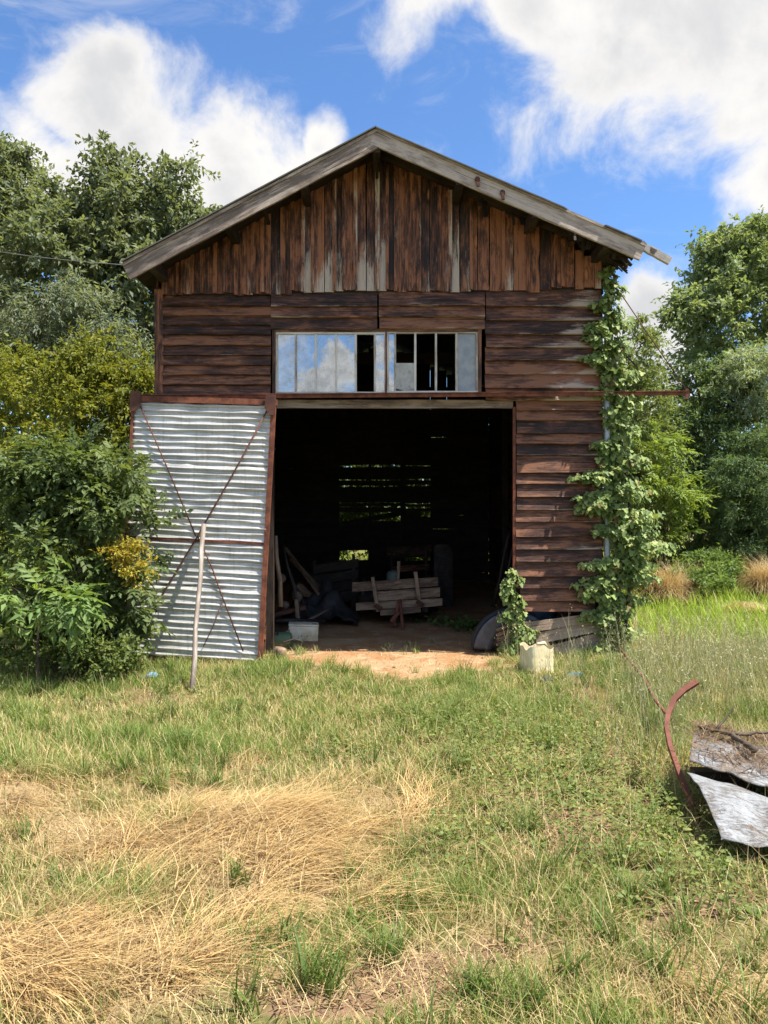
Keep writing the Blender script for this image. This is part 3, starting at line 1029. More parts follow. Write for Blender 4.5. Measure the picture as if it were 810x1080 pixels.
def tree(name, label, catg, group, base, trunk_h, trunk_r, ells, nclump, twigs, per, L, ratio, ca, cb, cc=None, pc=0.0, cr=(0.4, 0.9), droop=0.25,
         style='simple', lean=(0, 0), shell=0.4, mat='leaf', low=None):
    root = thing(name, base, label, catg, group)
    bx_, by_, bz_ = base
    w = np.array([e[6] if len(e) > 6 else e[3] * e[4] * e[5] for e in ells], float)
    w /= w.sum()
    ei = RNG.choice(len(ells), nclump, p=w)
    E = np.array([e[:6] for e in ells], float)[ei]
    d = RNG.normal(0, 1, (nclump, 3))
    d /= np.linalg.norm(d, axis=1, keepdims=True)
    r = RNG.random(nclump) ** shell
    c = E[:, :3] + d * r[:, None] * E[:, 3:6]
    if low is not None:
        c[:, 2] = np.maximum(c[:, 2], low + RNG.uniform(0, 0.4, nclump))
    crad = RNG.uniform(cr[0], cr[1], nclump)
    # branches
    st_ = dict(v=[], f=[], n=0)
    top = np.array([bx_ + lean[0], by_ + lean[1], bz_ + trunk_h])
    tp = []
    for i in range(8):
        q = i / 7
        tp.append(np.array([bx_, by_, bz_ - 0.1]) * (1 - q) + top * q + np.array([math.sin(q * 5 + bx_), math.cos(q * 4 + by_), 0]) * 0.12 * trunk_r * 8 * q * (1 - q))
    tube_np(st_, tp, [trunk_r * (1 - 0.75 * i / 7) * (1.35 if i == 0 else 1) for i in range(8)], 9)
    nodes = np.array(tp[1:])
    nrad = np.array([trunk_r * (1 - 0.75 * i / 7) for i in range(1, 8)])
    order = np.argsort(np.linalg.norm(c - top, axis=1))
    for i in order:
        dist = np.linalg.norm(nodes - c[i], axis=1) + 1.5 * np.maximum(0, nodes[:, 2] - c[i, 2] + 0.2)
        j = int(np.argmin(dist))
        L0 = np.linalg.norm(nodes[j] - c[i])
        r0 = min(nrad[j] * 0.7, 0.012 + 0.016 * L0 + 0.01)
        mid = (nodes[j] + c[i]) / 2 + np.array([RNG.normal(0, .08), RNG.normal(0, .08), 0.10]) * L0
        tube_np(st_, [nodes[j], mid, c[i]], [r0, r0 * 0.7, r0 * 0.35], 5)
        nodes = np.concatenate([nodes, [mid, c[i]]])
        nrad = np.concatenate([nrad, [r0 * 0.7, r0 * 0.5]])
    # leafy twigs
    nt_ = nclump * twigs
    tc_ = np.repeat(c, twigs, 0)
    trd = np.repeat(crad, twigs)
    td = RNG.normal(0, 1, (nt_, 3)) * np.array([1, 1, 0.7]) + np.array([0, 0, 0.25])
    cen = np.repeat(E[:, :3], twigs, 0)
    outw = tc_ - cen
    td += 0.5 * outw / np.maximum(np.linalg.norm(outw, axis=1, keepdims=True), 0.05)
    td /= np.linalg.norm(td, axis=1, keepdims=True)
    tl_ = trd * RNG.uniform(0.5, 1.15, nt_)
    ctone = np.repeat(RNG.uniform(0, 1, (nclump, 1)), twigs, 0) * 0.6 + RNG.random((nt_, 1)) * 0.4
    if style == 'simple':
        tt = np.tile((np.arange(per) + 0.5) / per, nt_) ** 0.8
        p = np.repeat(tc_, per, 0) + np.repeat(td, per, 0) * (np.repeat(tl_, per) * tt)[:, None]
        p[:, 2] -= droop * np.repeat(tl_, per) * tt ** 2
        n = len(p)
        p += RNG.normal(0, 0.25 * L, (n, 3))
        Dv = np.repeat(td, per, 0) * 0.7 + RNG.normal(0, 0.7, (n, 3)) + np.array([0, 0, -droop])
        Nv = RNG.normal(0, 0.55, (n, 3)) + np.array([0, 0, 1.0]) + 0.3 * np.repeat(td, per, 0)
        k = np.clip(np.repeat(ctone, per, 0) + RNG.normal(0, 0.15, (n, 1)), 0, 1)
        colr = np.array(ca) * (1 - k) + np.array(cb) * k
        if cc is not None:
            s_ = RNG.random((n, 1)) < pc
            colr = np.where(s_, np.array(cc), colr)
        colr = colr * RNG.uniform(0.8, 1.2, (n, 1))
        Ls = L * RNG.uniform(0.6, 1.3, n)
        Vv, Fv, Cv = leaf_tris(p, Dv, Nv, Ls, Ls * ratio, colr)
    else:
        reps = per
        tt = np.tile((np.arange(reps) + 0.6) / reps, nt_)
        p = np.repeat(tc_, reps, 0) + np.repeat(td, reps, 0) * (np.repeat(tl_, reps) * tt)[:, None]
        n = len(p)
        Dv = np.repeat(td, reps, 0) + RNG.normal(0, 0.6, (n, 3)) + np.array([0, 0, -droop])
        Nv = RNG.normal(0, 0.3, (n, 3)) + np.array([0, 0, 1.0])
        k = np.clip(np.repeat(ctone, reps, 0) + RNG.normal(0, 0.15, (n, 1)), 0, 1)
        colr = (np.array(ca) * (1 - k) + np.array(cb) * k) * RNG.uniform(0.8, 1.2, (n, 1))
        if cc is not None:
            s_ = RNG.random((n, 1)) < pc
            colr = np.where(s_, np.array(cc), colr)
        LL = L * RNG.uniform(0.75, 1.2, n)
        Vv, Fv, Cv = cat(compound(p, Dv, Nv, LL * 2.0, 3, LL, colr, ratio))
    crown = np_obj('crown', Vv, Fv, Cv, M[mat], root)
    bv = np.concatenate(st_['v'])
    np_obj('trunk', bv, np.array(st_['f']), np.full((len(bv), 3), 0.1), M['bark'], root, True)
    return root


TG = 'trees and bushes around the barn'


def E_(u, v, d, ru, rv, rd, w=None):
    """ellipsoid: centre seen over (u, v) at distance d, half sizes ru, rv in picture units at that distance, rd in metres"""
    p = P(u, v, d)
    e = (p.x, p.y, p.z, ru * d / FPX, rd, rv * d / FPX)
    return e + ((w,) if w else ())


# left background
p = P(125, 540, 19)
tree('broadleaf_tree', 'tall grey-green tree rising highest behind the left roof slope', 'tree', TG, (p.x, p.y, 0.15), 7.5, 0.22,
     [E_(145, 210, 19, 62, 62, 1.6, 3), E_(80, 290, 18.5, 95, 70, 2.0, 4), E_(165, 290, 18.5, 60, 75, 1.6, 3), E_(120, 370, 18.5, 100, 70, 2, 3), E_(200, 240, 19, 22, 30, 1, 0.6), E_(70, 235, 19, 45, 35, 1.2, 1.6)],
     320, 9, 17, 0.15, 0.5, (0.121, 0.152, 0.088), (0.235, 0.272, 0.159), None, 0, (0.45, 0.95), 0.35)
p = P(-15, 540, 20)
tree('broadleaf_tree', 'grey-green tree at the left edge of the photo, above the yellow bush', 'tree', TG, (p.x, p.y, 0.15), 7.5, 0.25,
     [E_(-5, 215, 20, 60, 60, 1.8, 3), E_(45, 245, 20, 45, 50, 1.8, 2), E_(-40, 310, 20, 90, 90, 2.2, 3), E_(30, 340, 19.5, 70, 60, 2, 2), E_(8, 172, 20, 25, 20, 0.8, .6)],
     240, 9, 17, 0.15, 0.5, (0.115, 0.144, 0.083), (0.228, 0.264, 0.151), None, 0, (0.5, 1.0), 0.35)
p = P(70, 540, 15)
tree('willow_tree', 'small silvery blue-green willow behind the yellow-green bush', 'tree', TG, (p.x, p.y, 0.1), 3.5, 0.13,
     [E_(60, 345, 15, 65, 45, 1.2, 3), E_(25, 370, 15, 50, 40, 1.2, 2), E_(110, 370, 15, 40, 35, 1.0, 1)],
     110, 10, 18, 0.12, 0.28, (0.139, 0.170, 0.117), (0.239, 0.277, 0.190), None, 0, (0.35, 0.75), 0.55)
p = P(85, 540, 11)
tree('yellow_bush', 'yellow-green leafy bush filling the space left of the barn', 'bush', TG, (p.x, p.y, 0.05), 2.2, 0.07,
     [E_(40, 450, 10.6, 75, 60, 1.0, 3), E_(120, 440, 10.8, 50, 55, 0.8, 2.5), E_(90, 410, 11, 45, 40, .6, 1.2), E_(95, 385, 11, 14, 30, .3, .5), E_(10, 400, 11, 45, 35, 0.7, 1.2), E_(152, 415, 11, 16, 50, 0.4, 1), E_(60, 560, 10.6, 110, 80, 0.9, 3)],
     300, 8, 15, 0.07, 0.5, (0.13, 0.155, 0.026), (0.26, 0.275, 0.05), (0.30, 0.27, 0.05), 0.06, (0.2, 0.5), 0.2)
p = P(75, 705, 7.7)
tree('elder_bush', 'dark green elder bush overlapping the left edge of the metal door', 'bush', TG, (p.x, p.y, 0.0), 1.3, 0.05,
     [E_(85, 505, 7.6, 65, 40, 0.45, 3), E_(30, 520, 7.6, 60, 45, 0.5, 2), E_(105, 560, 7.5, 50, 60, 0.4, 2.2), E_(40, 600, 7.5, 80, 70, 0.45, 3), E_(128, 625, 7.45, 28, 36, 0.25, 1.5), E_(75, 665, 7.5, 80, 35, .4, 1.5)],
     170, 5, 3, 0.078, 0.50, (0.081, 0.124, 0.042), (0.174, 0.219, 0.079), None, 0, (0.18, 0.38), 0.35, 'compound', low=0.12)
p = P(133, 600, 7.25)
tree('yellow_shrub', 'small yellow-leaved shrub in front of the metal door\'s left edge', 'shrub', TG, (P(133, 600, 7.3).x, 7.35, 0.0), 1.1, 0.02,
     [E_(132, 580, 7.2, 22, 13, 0.15, 2), E_(140, 600, 7.2, 15, 14, 0.12, 1)], 26, 6, 9, 0.04, 0.5, (0.371, 0.331, 0.052), (0.371, 0.277, 0.046), None, 0, (0.07, 0.16), 0.2, shell=0.6)
p = P(45, 690, 6.9)
tree('walnut_sapling', 'pale green sapling with long pinnate leaves at the left photo edge', 'sapling', TG, (P(38, 700, 6.9).x, 6.95, 0.0), 0.95, 0.02,
     [E_(35, 620, 6.8, 48, 18, 0.25, 3), E_(15, 650, 6.8, 30, 16, 0.2, 1.5), E_(92, 635, 6.8, 18, 14, .15, 1)], 13, 3, 2, 0.115, 0.34, (0.132, 0.216, 0.067), (0.236, 0.331, 0.111), None, 0, (0.12, 0.24), 0.5, 'compound')
# leafy cover and brambles along the foot of the bushes
p = P(80, 700, 7.2)
tree('bramble', 'tangled low bramble under the dark elder bush', 'bramble', TG, (P(70, 700, 7.15).x, 7.2, 0.0), 0.3, 0.012,
     [E_(60, 690, 7.2, 75, 18, 0.3, 3), E_(110, 700, 7.0, 45, 10, 0.2, 1)], 90, 6, 8, 0.045, 0.6, (0.082, 0.128, 0.039), (0.195, 0.237, 0.069), None, 0, (0.08, 0.2), 0.15, low=0.03)

# right side
p = P(820, 540, 19)
tree('broadleaf_tree', 'tall open-crowned tree at the right edge of the photo', 'tree', TG, (p.x, p.y, 0.2), 7.0, 0.25,
     [E_(800, 290, 19, 65, 50, 1.6, 3), E_(765, 335, 18.5, 45, 55, 1.5, 2), E_(830, 360, 19, 80, 70, 2, 2), E_(775, 262, 19, 30, 22, .8, .8), E_(722, 335, 18.5, 14, 30, .6, .35), E_(815, 248, 19, 30, 20, .8, .8)],
     210, 9, 15, 0.14, 0.5, (0.157, 0.217, 0.103), (0.311, 0.371, 0.198), None, 0, (0.4, 0.85), 0.25)
p = P(738, 540, 18)
tree('dense_tree', 'mid-green dense tree standing behind the end of the rusty rail', 'tree', TG, (p.x, p.y, 0.2), 4.6, 0.16,
     [E_(745, 440, 17.5, 55, 70, 1.3, 3), E_(720, 500, 17, 70, 70, 1.2, 3), E_(765, 400, 17.5, 28, 30, .8, 1), E_(735, 570, 17, 85, 40, 1, 2)],
     260, 9, 16, 0.10, 0.45, (0.094, 0.145, 0.061), (0.210, 0.279, 0.127), None, 0, (0.35, 0.7), 0.35)
p = P(672, 540, 16)
tree('feathery_tree', 'soft yellowish-green tree showing just right of the ivy column', 'tree', TG, (p.x, p.y, 0.2), 4.5, 0.12,
     [E_(672, 385, 16, 28, 45, .8, 2), E_(668, 450, 16, 45, 55, 1.0, 3), E_(665, 530, 15.5, 50, 60, 1.0, 2)],
     150, 9, 16, 0.085, 0.4, (0.122, 0.169, 0.057), (0.233, 0.280, 0.105), None, 0, (0.25, 0.6), 0.35)
p = P(800, 540, 17)
tree('olive_tree', 'pale blue-grey leafed tree among the green ones at right', 'tree', TG, (p.x, p.y, 0.2), 4.4, 0.13,
     [E_(800, 400, 16.5, 42, 36, .9, 3), E_(820, 440, 16.5, 45, 40, .9, 1)], 90, 10, 18, 0.10, 0.3, (0.257, 0.318, 0.212), (0.438, 0.500, 0.348), None, 0, (0.3, 0.6), 0.5)
p = P(795, 540, 16)
tree('dark_fir', 'dark green tree with drooping boughs low at the right edge', 'tree', TG, (p.x, p.y, 0.2), 3.2, 0.14,
     [E_(800, 510, 15.5, 55, 60, 1, 3), E_(830, 570, 15.5, 70, 35, 1, 2)], 170, 10, 18, 0.085, 0.25, (0.077, 0.137, 0.069), (0.186, 0.265, 0.126), None, 0, (0.3, 0.6), 0.5)
p = P(700, 540, 15.3)
tree('ash_sapling', 'bright lime-green young ash with pinnate leaves behind the barn corner', 'sapling', TG, (p.x, p.y, 0.15), 2.3, 0.035,
     [E_(690, 470, 15, 26, 18, .4, 1), E_(700, 515, 15, 36, 28, .5, 2), E_(725, 520, 15, 28, 14, .4, 1), E_(690, 555, 15, 36, 18, .5, 1)], 48, 4, 3, 0.10, 0.34, (0.164, 0.248, 0.052), (0.296, 0.381, 0.091), None, 0, (0.2, 0.45), 0.3, 'compound')
p = P(745, 630, 14)
tree('nettle_clump', 'dark green nettle clump between two dry brown grass clumps', 'weeds', TG, (p.x, 14, 0.1), 0.8, 0.02,
     [E_(748, 605, 14, 26, 26, .5, 3), E_(672, 634, 13.0, 26, 14, .5, 1), E_(735, 640, 13, 40, 10, .4, 1)], 130, 7, 10, 0.075, 0.4, (0.090, 0.155, 0.044), (0.209, 0.296, 0.086), None, 0, (0.12, 0.3), 0.1, low=0.2)
for lab, (u, v, d, ru, rv) in {'round clump of dry brown grass nearest the ivy column': (706, 612, 13, 31, 19), 'low tangled clump of dry grass right of the nettles': (787, 648, 12, 24, 14), 'tall dry brown grass clump at the right photo edge': (812, 612, 14, 22, 26)}.items():
    p = P(u, v, d)
    n = 5200
    a = RNG.uniform(0, 6.28, n)
    rr = np.sqrt(RNG.random(n))
    base = np.stack([p.x + rr * np.cos(a) * ru * d / FPX * .8, p.y + rr * np.sin(a) * 0.35, np.full(n, 0.05)], -1)
    base[:, 2] = gh(base[:, 0], base[:, 1])
    ht = (p.z + rv * d / FPX - 0.05)
    c0 = hue(n, (0.46, 0.33, 0.15), (0.64, 0.50, 0.27), (0.30, 0.21, 0.11), 0.15)
    bb = blades(base, a + RNG.normal(0, .8, n), ht * RNG.uniform(0.5, 1.5, n), RNG.uniform(0, 0.6, n), RNG.uniform(0.9, 2.9, n), RNG.uniform(0.006, 0.014, n), c0, c0, 4)
    o = np_obj('dry_grass_clump', *bb, M['straw'])
    tag(o, lab, 'dry grass', 'dry grass clumps at right')

# behind the barn and far wood
p = P(405, 540, 23)
for i, (u, d, top, lab) in enumerate([(345, 19.6, 470, 'left of two'), (450, 19.4, 500, 'right of two')]):
    p = P(u, 600, d)
    tree('rear_bush', 'green bush seen through the rear wall gaps, ' + lab, 'bush', TG, (p.x, p.y, 0.2), 1.5, 0.05, [E_(u, 525, d, 75, 90, .8, 1)], 170, 8, 13, 0.11, 0.5, (0.05, 0.08, 0.022), (0.11, 0.14, 0.04), None, 0, (0.3, 0.6), 0.2)
far = []
for (x0, x1, y0, y1, top, n, ca, cb) in ((-42, -9, 25, 32, 8.5, 60000, (0.06, 0.09, 0.03), (0.12, 0.155, 0.055)), (8, 44, 25, 33, 8.0, 70000, (0.05, 0.085, 0.025), (0.11, 0.155, 0.05)), (-10, 9, 31, 36, 5.5, 30000, (0.06, 0.10, 0.03), (0.12, 0.17, 0.05))):
    nc = n // 120
    cxs, cys = RNG.uniform(x0, x1, nc), RNG.uniform(y0, y1, nc)
    hgt = top * (0.72 + 0.28 * np.sin(cxs * 0.55 + y0) * np.cos(cxs * 0.23) + 0.1 * RNG.normal(0, 1, nc))
    czs = hgt * RNG.random(nc) ** 0.7
    k = 120
    q = np.stack([np.repeat(cxs, k), np.repeat(cys, k), np.repeat(czs, k)], -1) + RNG.normal(0, 1, (nc * k, 3)) * np.array([0.75, 0.75, 0.5])
    q[:, 2] = np.abs(q[:, 2])
    tone = np.repeat(RNG.random((nc, 1)), k, 0)
    colr = (np.array(ca) * (1 - tone) + np.array(cb) * tone) * RNG.uniform(0.8, 1.2, (nc * k, 1))
    LL = RNG.uniform(0.16, 0.34, nc * k)
    far.append(leaf_tris(q, RNG.normal(0, 1, (nc * k, 3)), RNG.normal(0, .6, (nc * k, 3)) + np.array([0, 0, 1]), LL, LL * 0.55, colr))
o = np_obj('far_woods', *cat(far), M['leaf'])
tag(o, 'far mass of green woodland closing the view behind the barn', 'woodland', None, 'stuff')

# ------------------------------------------------------------------ the barn
XL, XR = X(165), X(635)
RX, RZ = X(397, 7.85), Z(136, 7.85)
SL, SR = 0.53, 0.4265
YF, YB = 7.85, 18.1


def zroof(x):
    return RZ - (SL * (RX - x) if x < RX else SR * (x - RX))


barn = thing('barn', (0, D, 0), 'weathered dark wooden barn with open front and low gabled roof', 'barn')


def sun_right(c):
    """boards bleach towards the right-hand end: grazing sun painted into their colour"""
    return max(0.0, min(0.42, (c.x - 1.3) / 2.4)) * random.uniform(0.3, 1.25)


def lap(mb, u0, u1, v0, v1, y=D, wear_sun=0.0, endj=0.0, lift=0.0):
    z0, z1 = Z(v0), Z(v1)
    h = z0 - z1 + 0.018
    x0, x1 = X(u0), X(u1)
    tilt = Vector((0, -0.042, -h))
    L = x1 - x0
    mb.board(Vector((x0, y - 0.006, z0)), (1, 0, random.uniform(-0.002, 0.002)), tilt, (0, -h, 0.042), L, h, 0.03, max(3, int(L / 0.25)), 0.0035, wear_sun, endj)


sd_ = MB()
Ls = [312]
while Ls[-1] < 420:
    Ls.append(Ls[-1] + random.uniform(9.6, 11.2))
for a, b in zip(Ls, Ls[1:]):
    lap(sd_, 171.5, 286.3, a, b, wear_sun=lambda c: 0.05, endj=0.012)
q = Ls[-1]
while q < 684:
    lap(sd_, 169, 281, q, q + 13, endj=0.01)
    q += 13
for a, b in ((309, 323), (323, 334.5), (334.5, 347)):
    lap(sd_, 285.5, 398.5, a, b, D - 0.012, 0.12, 0.01)
    lap(sd_, 399.5, 511.5, a - 1, b - 1, D - 0.012, 0.15, 0.01)
rl = [306, 323, 337, 352, 365.5, 379.5, 394, 408.5, 421.5]
for a, b in zip(rl, rl[1:]):
    lap(sd_, 511.2, 634, a, b, wear_sun=sun_right, endj=0.015)
ll = [420.5, 431.5, 442, 456, 467, 479, 497, 509, 523, 536.5, 549, 564.5, 578, 591, 606, 618.5, 632, 643]
for k, (a, b) in enumerate(zip(ll, ll[1:])):
    lap(sd_, 543.5 + (4 if k > 14 else 0) + (4 if k > 15 else 0), 635 - (8 if k > 14 else 0), a, b, wear_sun=lambda c: sun_right(c) * 0.4, endj=0.012)
obj('siding', sd_, M['siding'], barn)
# boards still nailed low at the corner, their other ends dropped
lw = MB()
for (ua, va, ub, vb, wd) in ((548, 657, 634, 646, 0.115), ):
    pa, pb = P(ua, va, D - 0.06), P(ub, vb, D - 0.02)
    lw.board(pa, pb - pa, (0.03, -0.03, -1), (0, -1, 0), (pb - pa).length, wd, 0.02, 6, 0.003, 0.05)
pa, pb = P(565, 668, D - 0.05), P(640, 653, D - 0.03)
lw.board(pa, pb - pa, (0.05, -0.02, -1), (0, -1, 0), (pb - pa).length, 0.12, 0.02, 6, 0.003, 0.45)
pa, pb = P(575, 683, D - 0.08), P(642, 664, D - 0.05)
lw.board(pa, pb - pa, (0.08, -0.02, -1), (0, -1, 0), (pb - pa).length, 0.14, 0.02, 6, 0.003, 0.5)
pa, pb = P(590, 707, D - 0.03), P(642, 677, D - 0.03)
lw.board(pa, pb - pa, (0.10, 0.0, -1), (0, -1, 0), (pb - pa).length, 0.16, 0.02, 5, 0.003, 0.45)
o = obj('broken_siding', lw, M['cart'], barn)
tag(o, 'grey sagging boards at the foot of the right wall')

# gable boards and battens
gb = MB()
ub0 = [171.5, 175.6, 188.5, 204, 214, 228, 239, 250, 268, 284, 299, 309, 330, 353, 375, 398, 418, 441.5, 463, 485, 503.5, 516, 530, 541, 556, 569, 582, 592.5, 605.5, 615, 626, 634]
ub = []
for a, b in zip(ub0, ub0[1:]):
    ub.append(a)
    if b - a > 15:
        ub.append(a + (b - a) * random.uniform(0.4, 0.62))
ub.append(ub0[-1])
for k, (a, b) in enumerate(zip(ub, ub[1:])):
    x0, x1 = X(a), X(b)
    zb = Z(308 + random.uniform(-1.2, 1.6) + (3.0 if a < 300 else 0) - (3 if a > 560 else 0))
    zt = max(zroof(x0), zroof(x1)) - 0.05
    if a > 600:
        zt -= random.uniform(0.06, 0.14)
    if zt - zb < 0.06:
        zt = zb + 0.06
    ww = 0.2 if a > 595 else 0  # right-end boards get sunlight painted in as extra paleness
    whiten = (random.uniform(0.18, 0.52) if 310 < a < 490 else random.uniform(0.0, 0.36)) + ww * 0.6
    gb.board(Vector((x0 + 0.002, D - 0.042, zb)), (0, 0, 1), (1, 0, random.uniform(-.004, .004)), (0, -1, 0), zt - zb, x1 - x0 - random.uniform(0.006, 0.014), 0.02, 10, 0.003,
             (lambda c, zb=zb, bl_=whiten: max(0, 0.6 - (c.z - zb) * 0.6) * (bl_ * 1.9) + bl_ * 0.3))  # paler towards the foot of each board
    if k and a < 600 and random.random() < 0.72:
        wbt = random.uniform(0.032, 0.052)
        gb.board(Vector((x0 - wbt / 2, D - 0.064, zb + 0.004)), (0, 0, 1), (1, 0, random.uniform(-.006, .006)), (0, -1, 0), zt - zb - random.uniform(0, .05), wbt, 0.018, 6, 0.0015, 0.06 + whiten * 0.7, 0, 0.62 + 0.3 * random.random())
gb.v = [(x, y, min(z, zroof(x) - 0.062)) for x, y, z in gb.v]
obj('gable_boards', gb, M['gable'], barn)
# small plate strip under the gable boards
st_ = MB()
st_.board(Vector((XL, D + 0.0, Z(303.5))), (1, 0, 0.005), (0, 0, -1), (0, -1, 0), XR - XL, 0.09, 0.03, 8, 0.004)
obj('wall_plate', st_, M['dark'], barn)

# corner post at left
cp = MB()
cp.board(Vector((X(163.8), D - 0.035, Z(306))), (0, 0, -1), (1, 0, 0), (0, -1, 0), Z(306) - Z(417), X(173) - X(163.8), 0.06, 6, 0.002, 0.1)
obj('corner_post', cp, M['gable'], barn)
cp = MB()
cp.board(Vector((X(164.5), D - 0.03, Z(418))), (0, 0, -1), (1, 0, 0), (0, -1, 0), Z(418) - 0.0, X(171) - X(164.5), 0.05, 4, 0.001, 0.8)
obj('post_foot', cp, M['frame'], barn)
dp = MB()
dp.tube([Vector((X(639.5), D - 0.03, z)) for z in (3.9, 3.0, 2.0, 1.0, 0.2)], 0.034, 10)
obj('drainpipe', dp, simple('zinc_pipe', (0.40, 0.44, 0.47), (0.30, 0.33, 0.36), 0.45, 0.4, 0.4), barn, True)

# bargeboards
for (ua, va, ub_, vb) in ((397.5, 136, 128.5, 278.5), (397.5, 135, 682, 257.5)):
    b_ = MB()
    a_, c_ = P(ua, va, YF), P(ub_, vb, YF)
    u_ = (c_ - a_).normalized()
    v_ = Vector((u_.z, 0, -u_.x)) if u_.x > 0 else Vector((-u_.z, 0, u_.x))
    if v_.z > 0:
        v_ = -v_
    b_.board(a_, u_, v_, (0, -1, 0), (c_ - a_).length, 0.178, 0.03, 16, 0.003, 0.15)
    # thin second fascia lip
    b_.board(a_ + Vector((0, -0.012, 0.004)), u_, v_, (0, -1, 0), (c_ - a_).length, 0.03, 0.012, 16, 0.0025, 0.05)
    obj('bargeboard', b_, M['barge'], barn)

# roof: sheathing boards down the slope under a corrugated covering, rotten at the front right
rf = MB()
holes = [(1.35, 0.16), (1.72, 0.22), (2.05, 0.2)]


def roof_side(sgn):
    xe = -2.72 if sgn < 0 else 2.72
    L = abs(xe - RX)
    y = YF + 0.02
    while y < YB:
        w_ = random.uniform(0.14, 0.2)
        sl = SL if sgn < 0 else SR
        u_ = Vector((sgn, 0, -sl)).normalized()
        LL = math.hypot(L, L * sl)
        a_ = Vector((RX, y, RZ - 0.035))
        nrm = Vector((sl * sgn, 0, 1)).normalized()
        if sgn > 0:
            end = LL - (random.uniform(0, 0.18) if y < 9.5 else 0)
            segs_ = [(0, end)]
            if y < 7.95:
                cut = 2.30 + random.uniform(-0.06, 0.06)
                segs_ = [(0, cut), (cut + random.uniform(0.06, 0.14), end)]
        else:
            segs_ = [(0, LL)]
        for s0, s1 in segs_:
            rf.board(a_ + u_ * s0, u_, (0, 1, 0), nrm, s1 - s0, w_ + 0.004, 0.022, 8, 0.003, 0.0)
        y += w_


roof_side(-1)
roof_side(1)
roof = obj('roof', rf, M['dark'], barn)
for sgn in (-1, 1):
    cv = MB()
    sl = SL if sgn < 0 else SR
    xe = -2.74 if sgn < 0 else 2.70

    def cf(i, j, sgn=sgn, sl=sl, xe=xe):
        x = RX + (xe - RX) * i
        y0 = YF - 0.035
        if sgn > 0:
            # rotten front edge of the right slope
            y0 += 0.30 * max(0.0, 1 - abs(x - 2.12) / 0.2)
        y = y0 + (YB - y0) * j
        return Vector((x, y, RZ - sl * abs(x - RX) + 0.002 + 0.012 * math.sin(y * 2 * math.pi / 0.15)))
    cv.grid(cf, 44, 420, 0.012)
    obj('roof_sheet', cv, simple('roof_sheet_grey', (0.16, 0.15, 0.14), (0.11, 0.10, 0.09), 0.85, 0.2, 0, 5), roof)
# purlins and ridge beam carried out to the bargeboards
for x in (-2.45, -1.65, -0.85, RX, 0.8, 1.6, 2.35):
    pl = MB()
    z = zroof(x) - 0.14 - (0.03 if x == RX else 0)
    pl.beam((x, YF + 0.03, z), (x, YB - 0.05, z), 0.12, 0.08, (0, 0, 1), 6)
    obj('purlin', pl, M['dark'], barn)
# struts of the left overhang
for (ua, va, ub_, vb) in ((277, 213, 284, 238), (160, 276, 168, 296), (397, 160, 397.5, 190)):
    s_ = MB()
    s_.beam(P(ua, va, YF + 0.04), P(ub_, vb, D - 0.02), 0.03, 0.03, (0, 1, 0))
    obj('strut', s_, M['dark'], barn)
# broken batten sticking out at the right eave, rotten splinters beside it
bt = MB()
bt.beam(P(680, 261, YF + 0.02), P(707, 275.5, YF - 0.02), 0.075, 0.05, (0, 0, 1), 5, 0.006, 0.5)
bt.beam(P(677, 257, YF + 0.05), P(691, 267, YF + 0.0), 0.05, 0.05, (0, 0, 1), 3, 0.006, 0.2)
obj('broken_batten', bt, M['barge'], barn)
for k in range(24):
    y = YF + 0.02 + 0.036 * k * random.uniform(0.7, 1.2)
    x = 2.68 + random.uniform(-0.05, 0.05)
    ln = random.uniform(0.03, 0.11)
    sp_ = MB()
    sp_.board(Vector((x - 0.12, y, zroof(x - 0.12) - 0.05)), (1, random.uniform(-.3, .3), -SR - random.uniform(0.0, 0.7)), (0, 1, 0), (0.4, 0, 1), ln + 0.12, random.uniform(0.02, 0.06), 0.012, 3, 0.004)
    obj('splinter', sp_, M['dark'], roof)
for k in range(22):
    x = random.uniform(0.95, 2.6)
    sp_ = MB()
    sp_.board(Vector((x, YF + random.uniform(0.05, 0.5), zroof(x) - 0.06)), (random.uniform(-.4, .4), random.uniform(-.2, .2), -1), (1, 0, 0), (0, -1, 0), random.uniform(0.08, 0.19), random.uniform(0.02, 0.06), 0.01, 3, 0.004)
    obj('splinter', sp_, M['dark'], roof)
for u, v in ((502, 191), (528.5, 205)):
    c_ = MB()
    a_ = P(u, v - 5, YF - 0.02)
    c_.board(a_, (0.1, 0, -1), (1, 0, 0), (0, -1, 0), 0.10, 0.028, 0.02, 3, 0.001)
    c_.board(a_ + Vector((-0.008, 0.0, -0.01)), (1, 0, 0), (0, 0, -1), (0, -1, 0), 0.05, 0.03, 0.05, 2, 0.001)
    obj('gutter_bracket', c_, M['rust_dark'], barn)

# long side walls and rear wall
for sx in (XL, XR):
    sw = MB()
    zt = zroof(sx) - 0.1
    z = 0.0
    while z < zt:
        h = random.uniform(0.13, 0.17)
        y = D + 0.03
        while y < 17.5:
            L = min(random.uniform(2.6, 3.4), 17.5 - y)
            o_ = 1 if sx > 0 else -1
            tl = Vector((o_ * 0.018, 0, -h))
            sw.board(Vector((sx + o_ * 0.004, y, min(z + h, zt))), (0, 1, 0), tl, (o_ * h, 0, o_ * o_ * 0.018), L, h + 0.02, 0.018, 5, 0.003, 0.1)
            y += L + 0.003
        z += h
    obj('side_wall', sw, M['siding'], barn)
YR = 17.5
rw = MB()


def XRr(u):
    return X(270 + u / 2.793, YR)


def ZRr(v):
    return Z(420 + v / 2.793, YR)


def rboard(x0, x1, z1, z0, tilt=0.0):
    rw.board(Vector((x0, YR, z1)), (1, 0, tilt), (0, 0, -1), (0, -1, 0), x1 - x0, z1 - z0, 0.022, 4, 0.004)


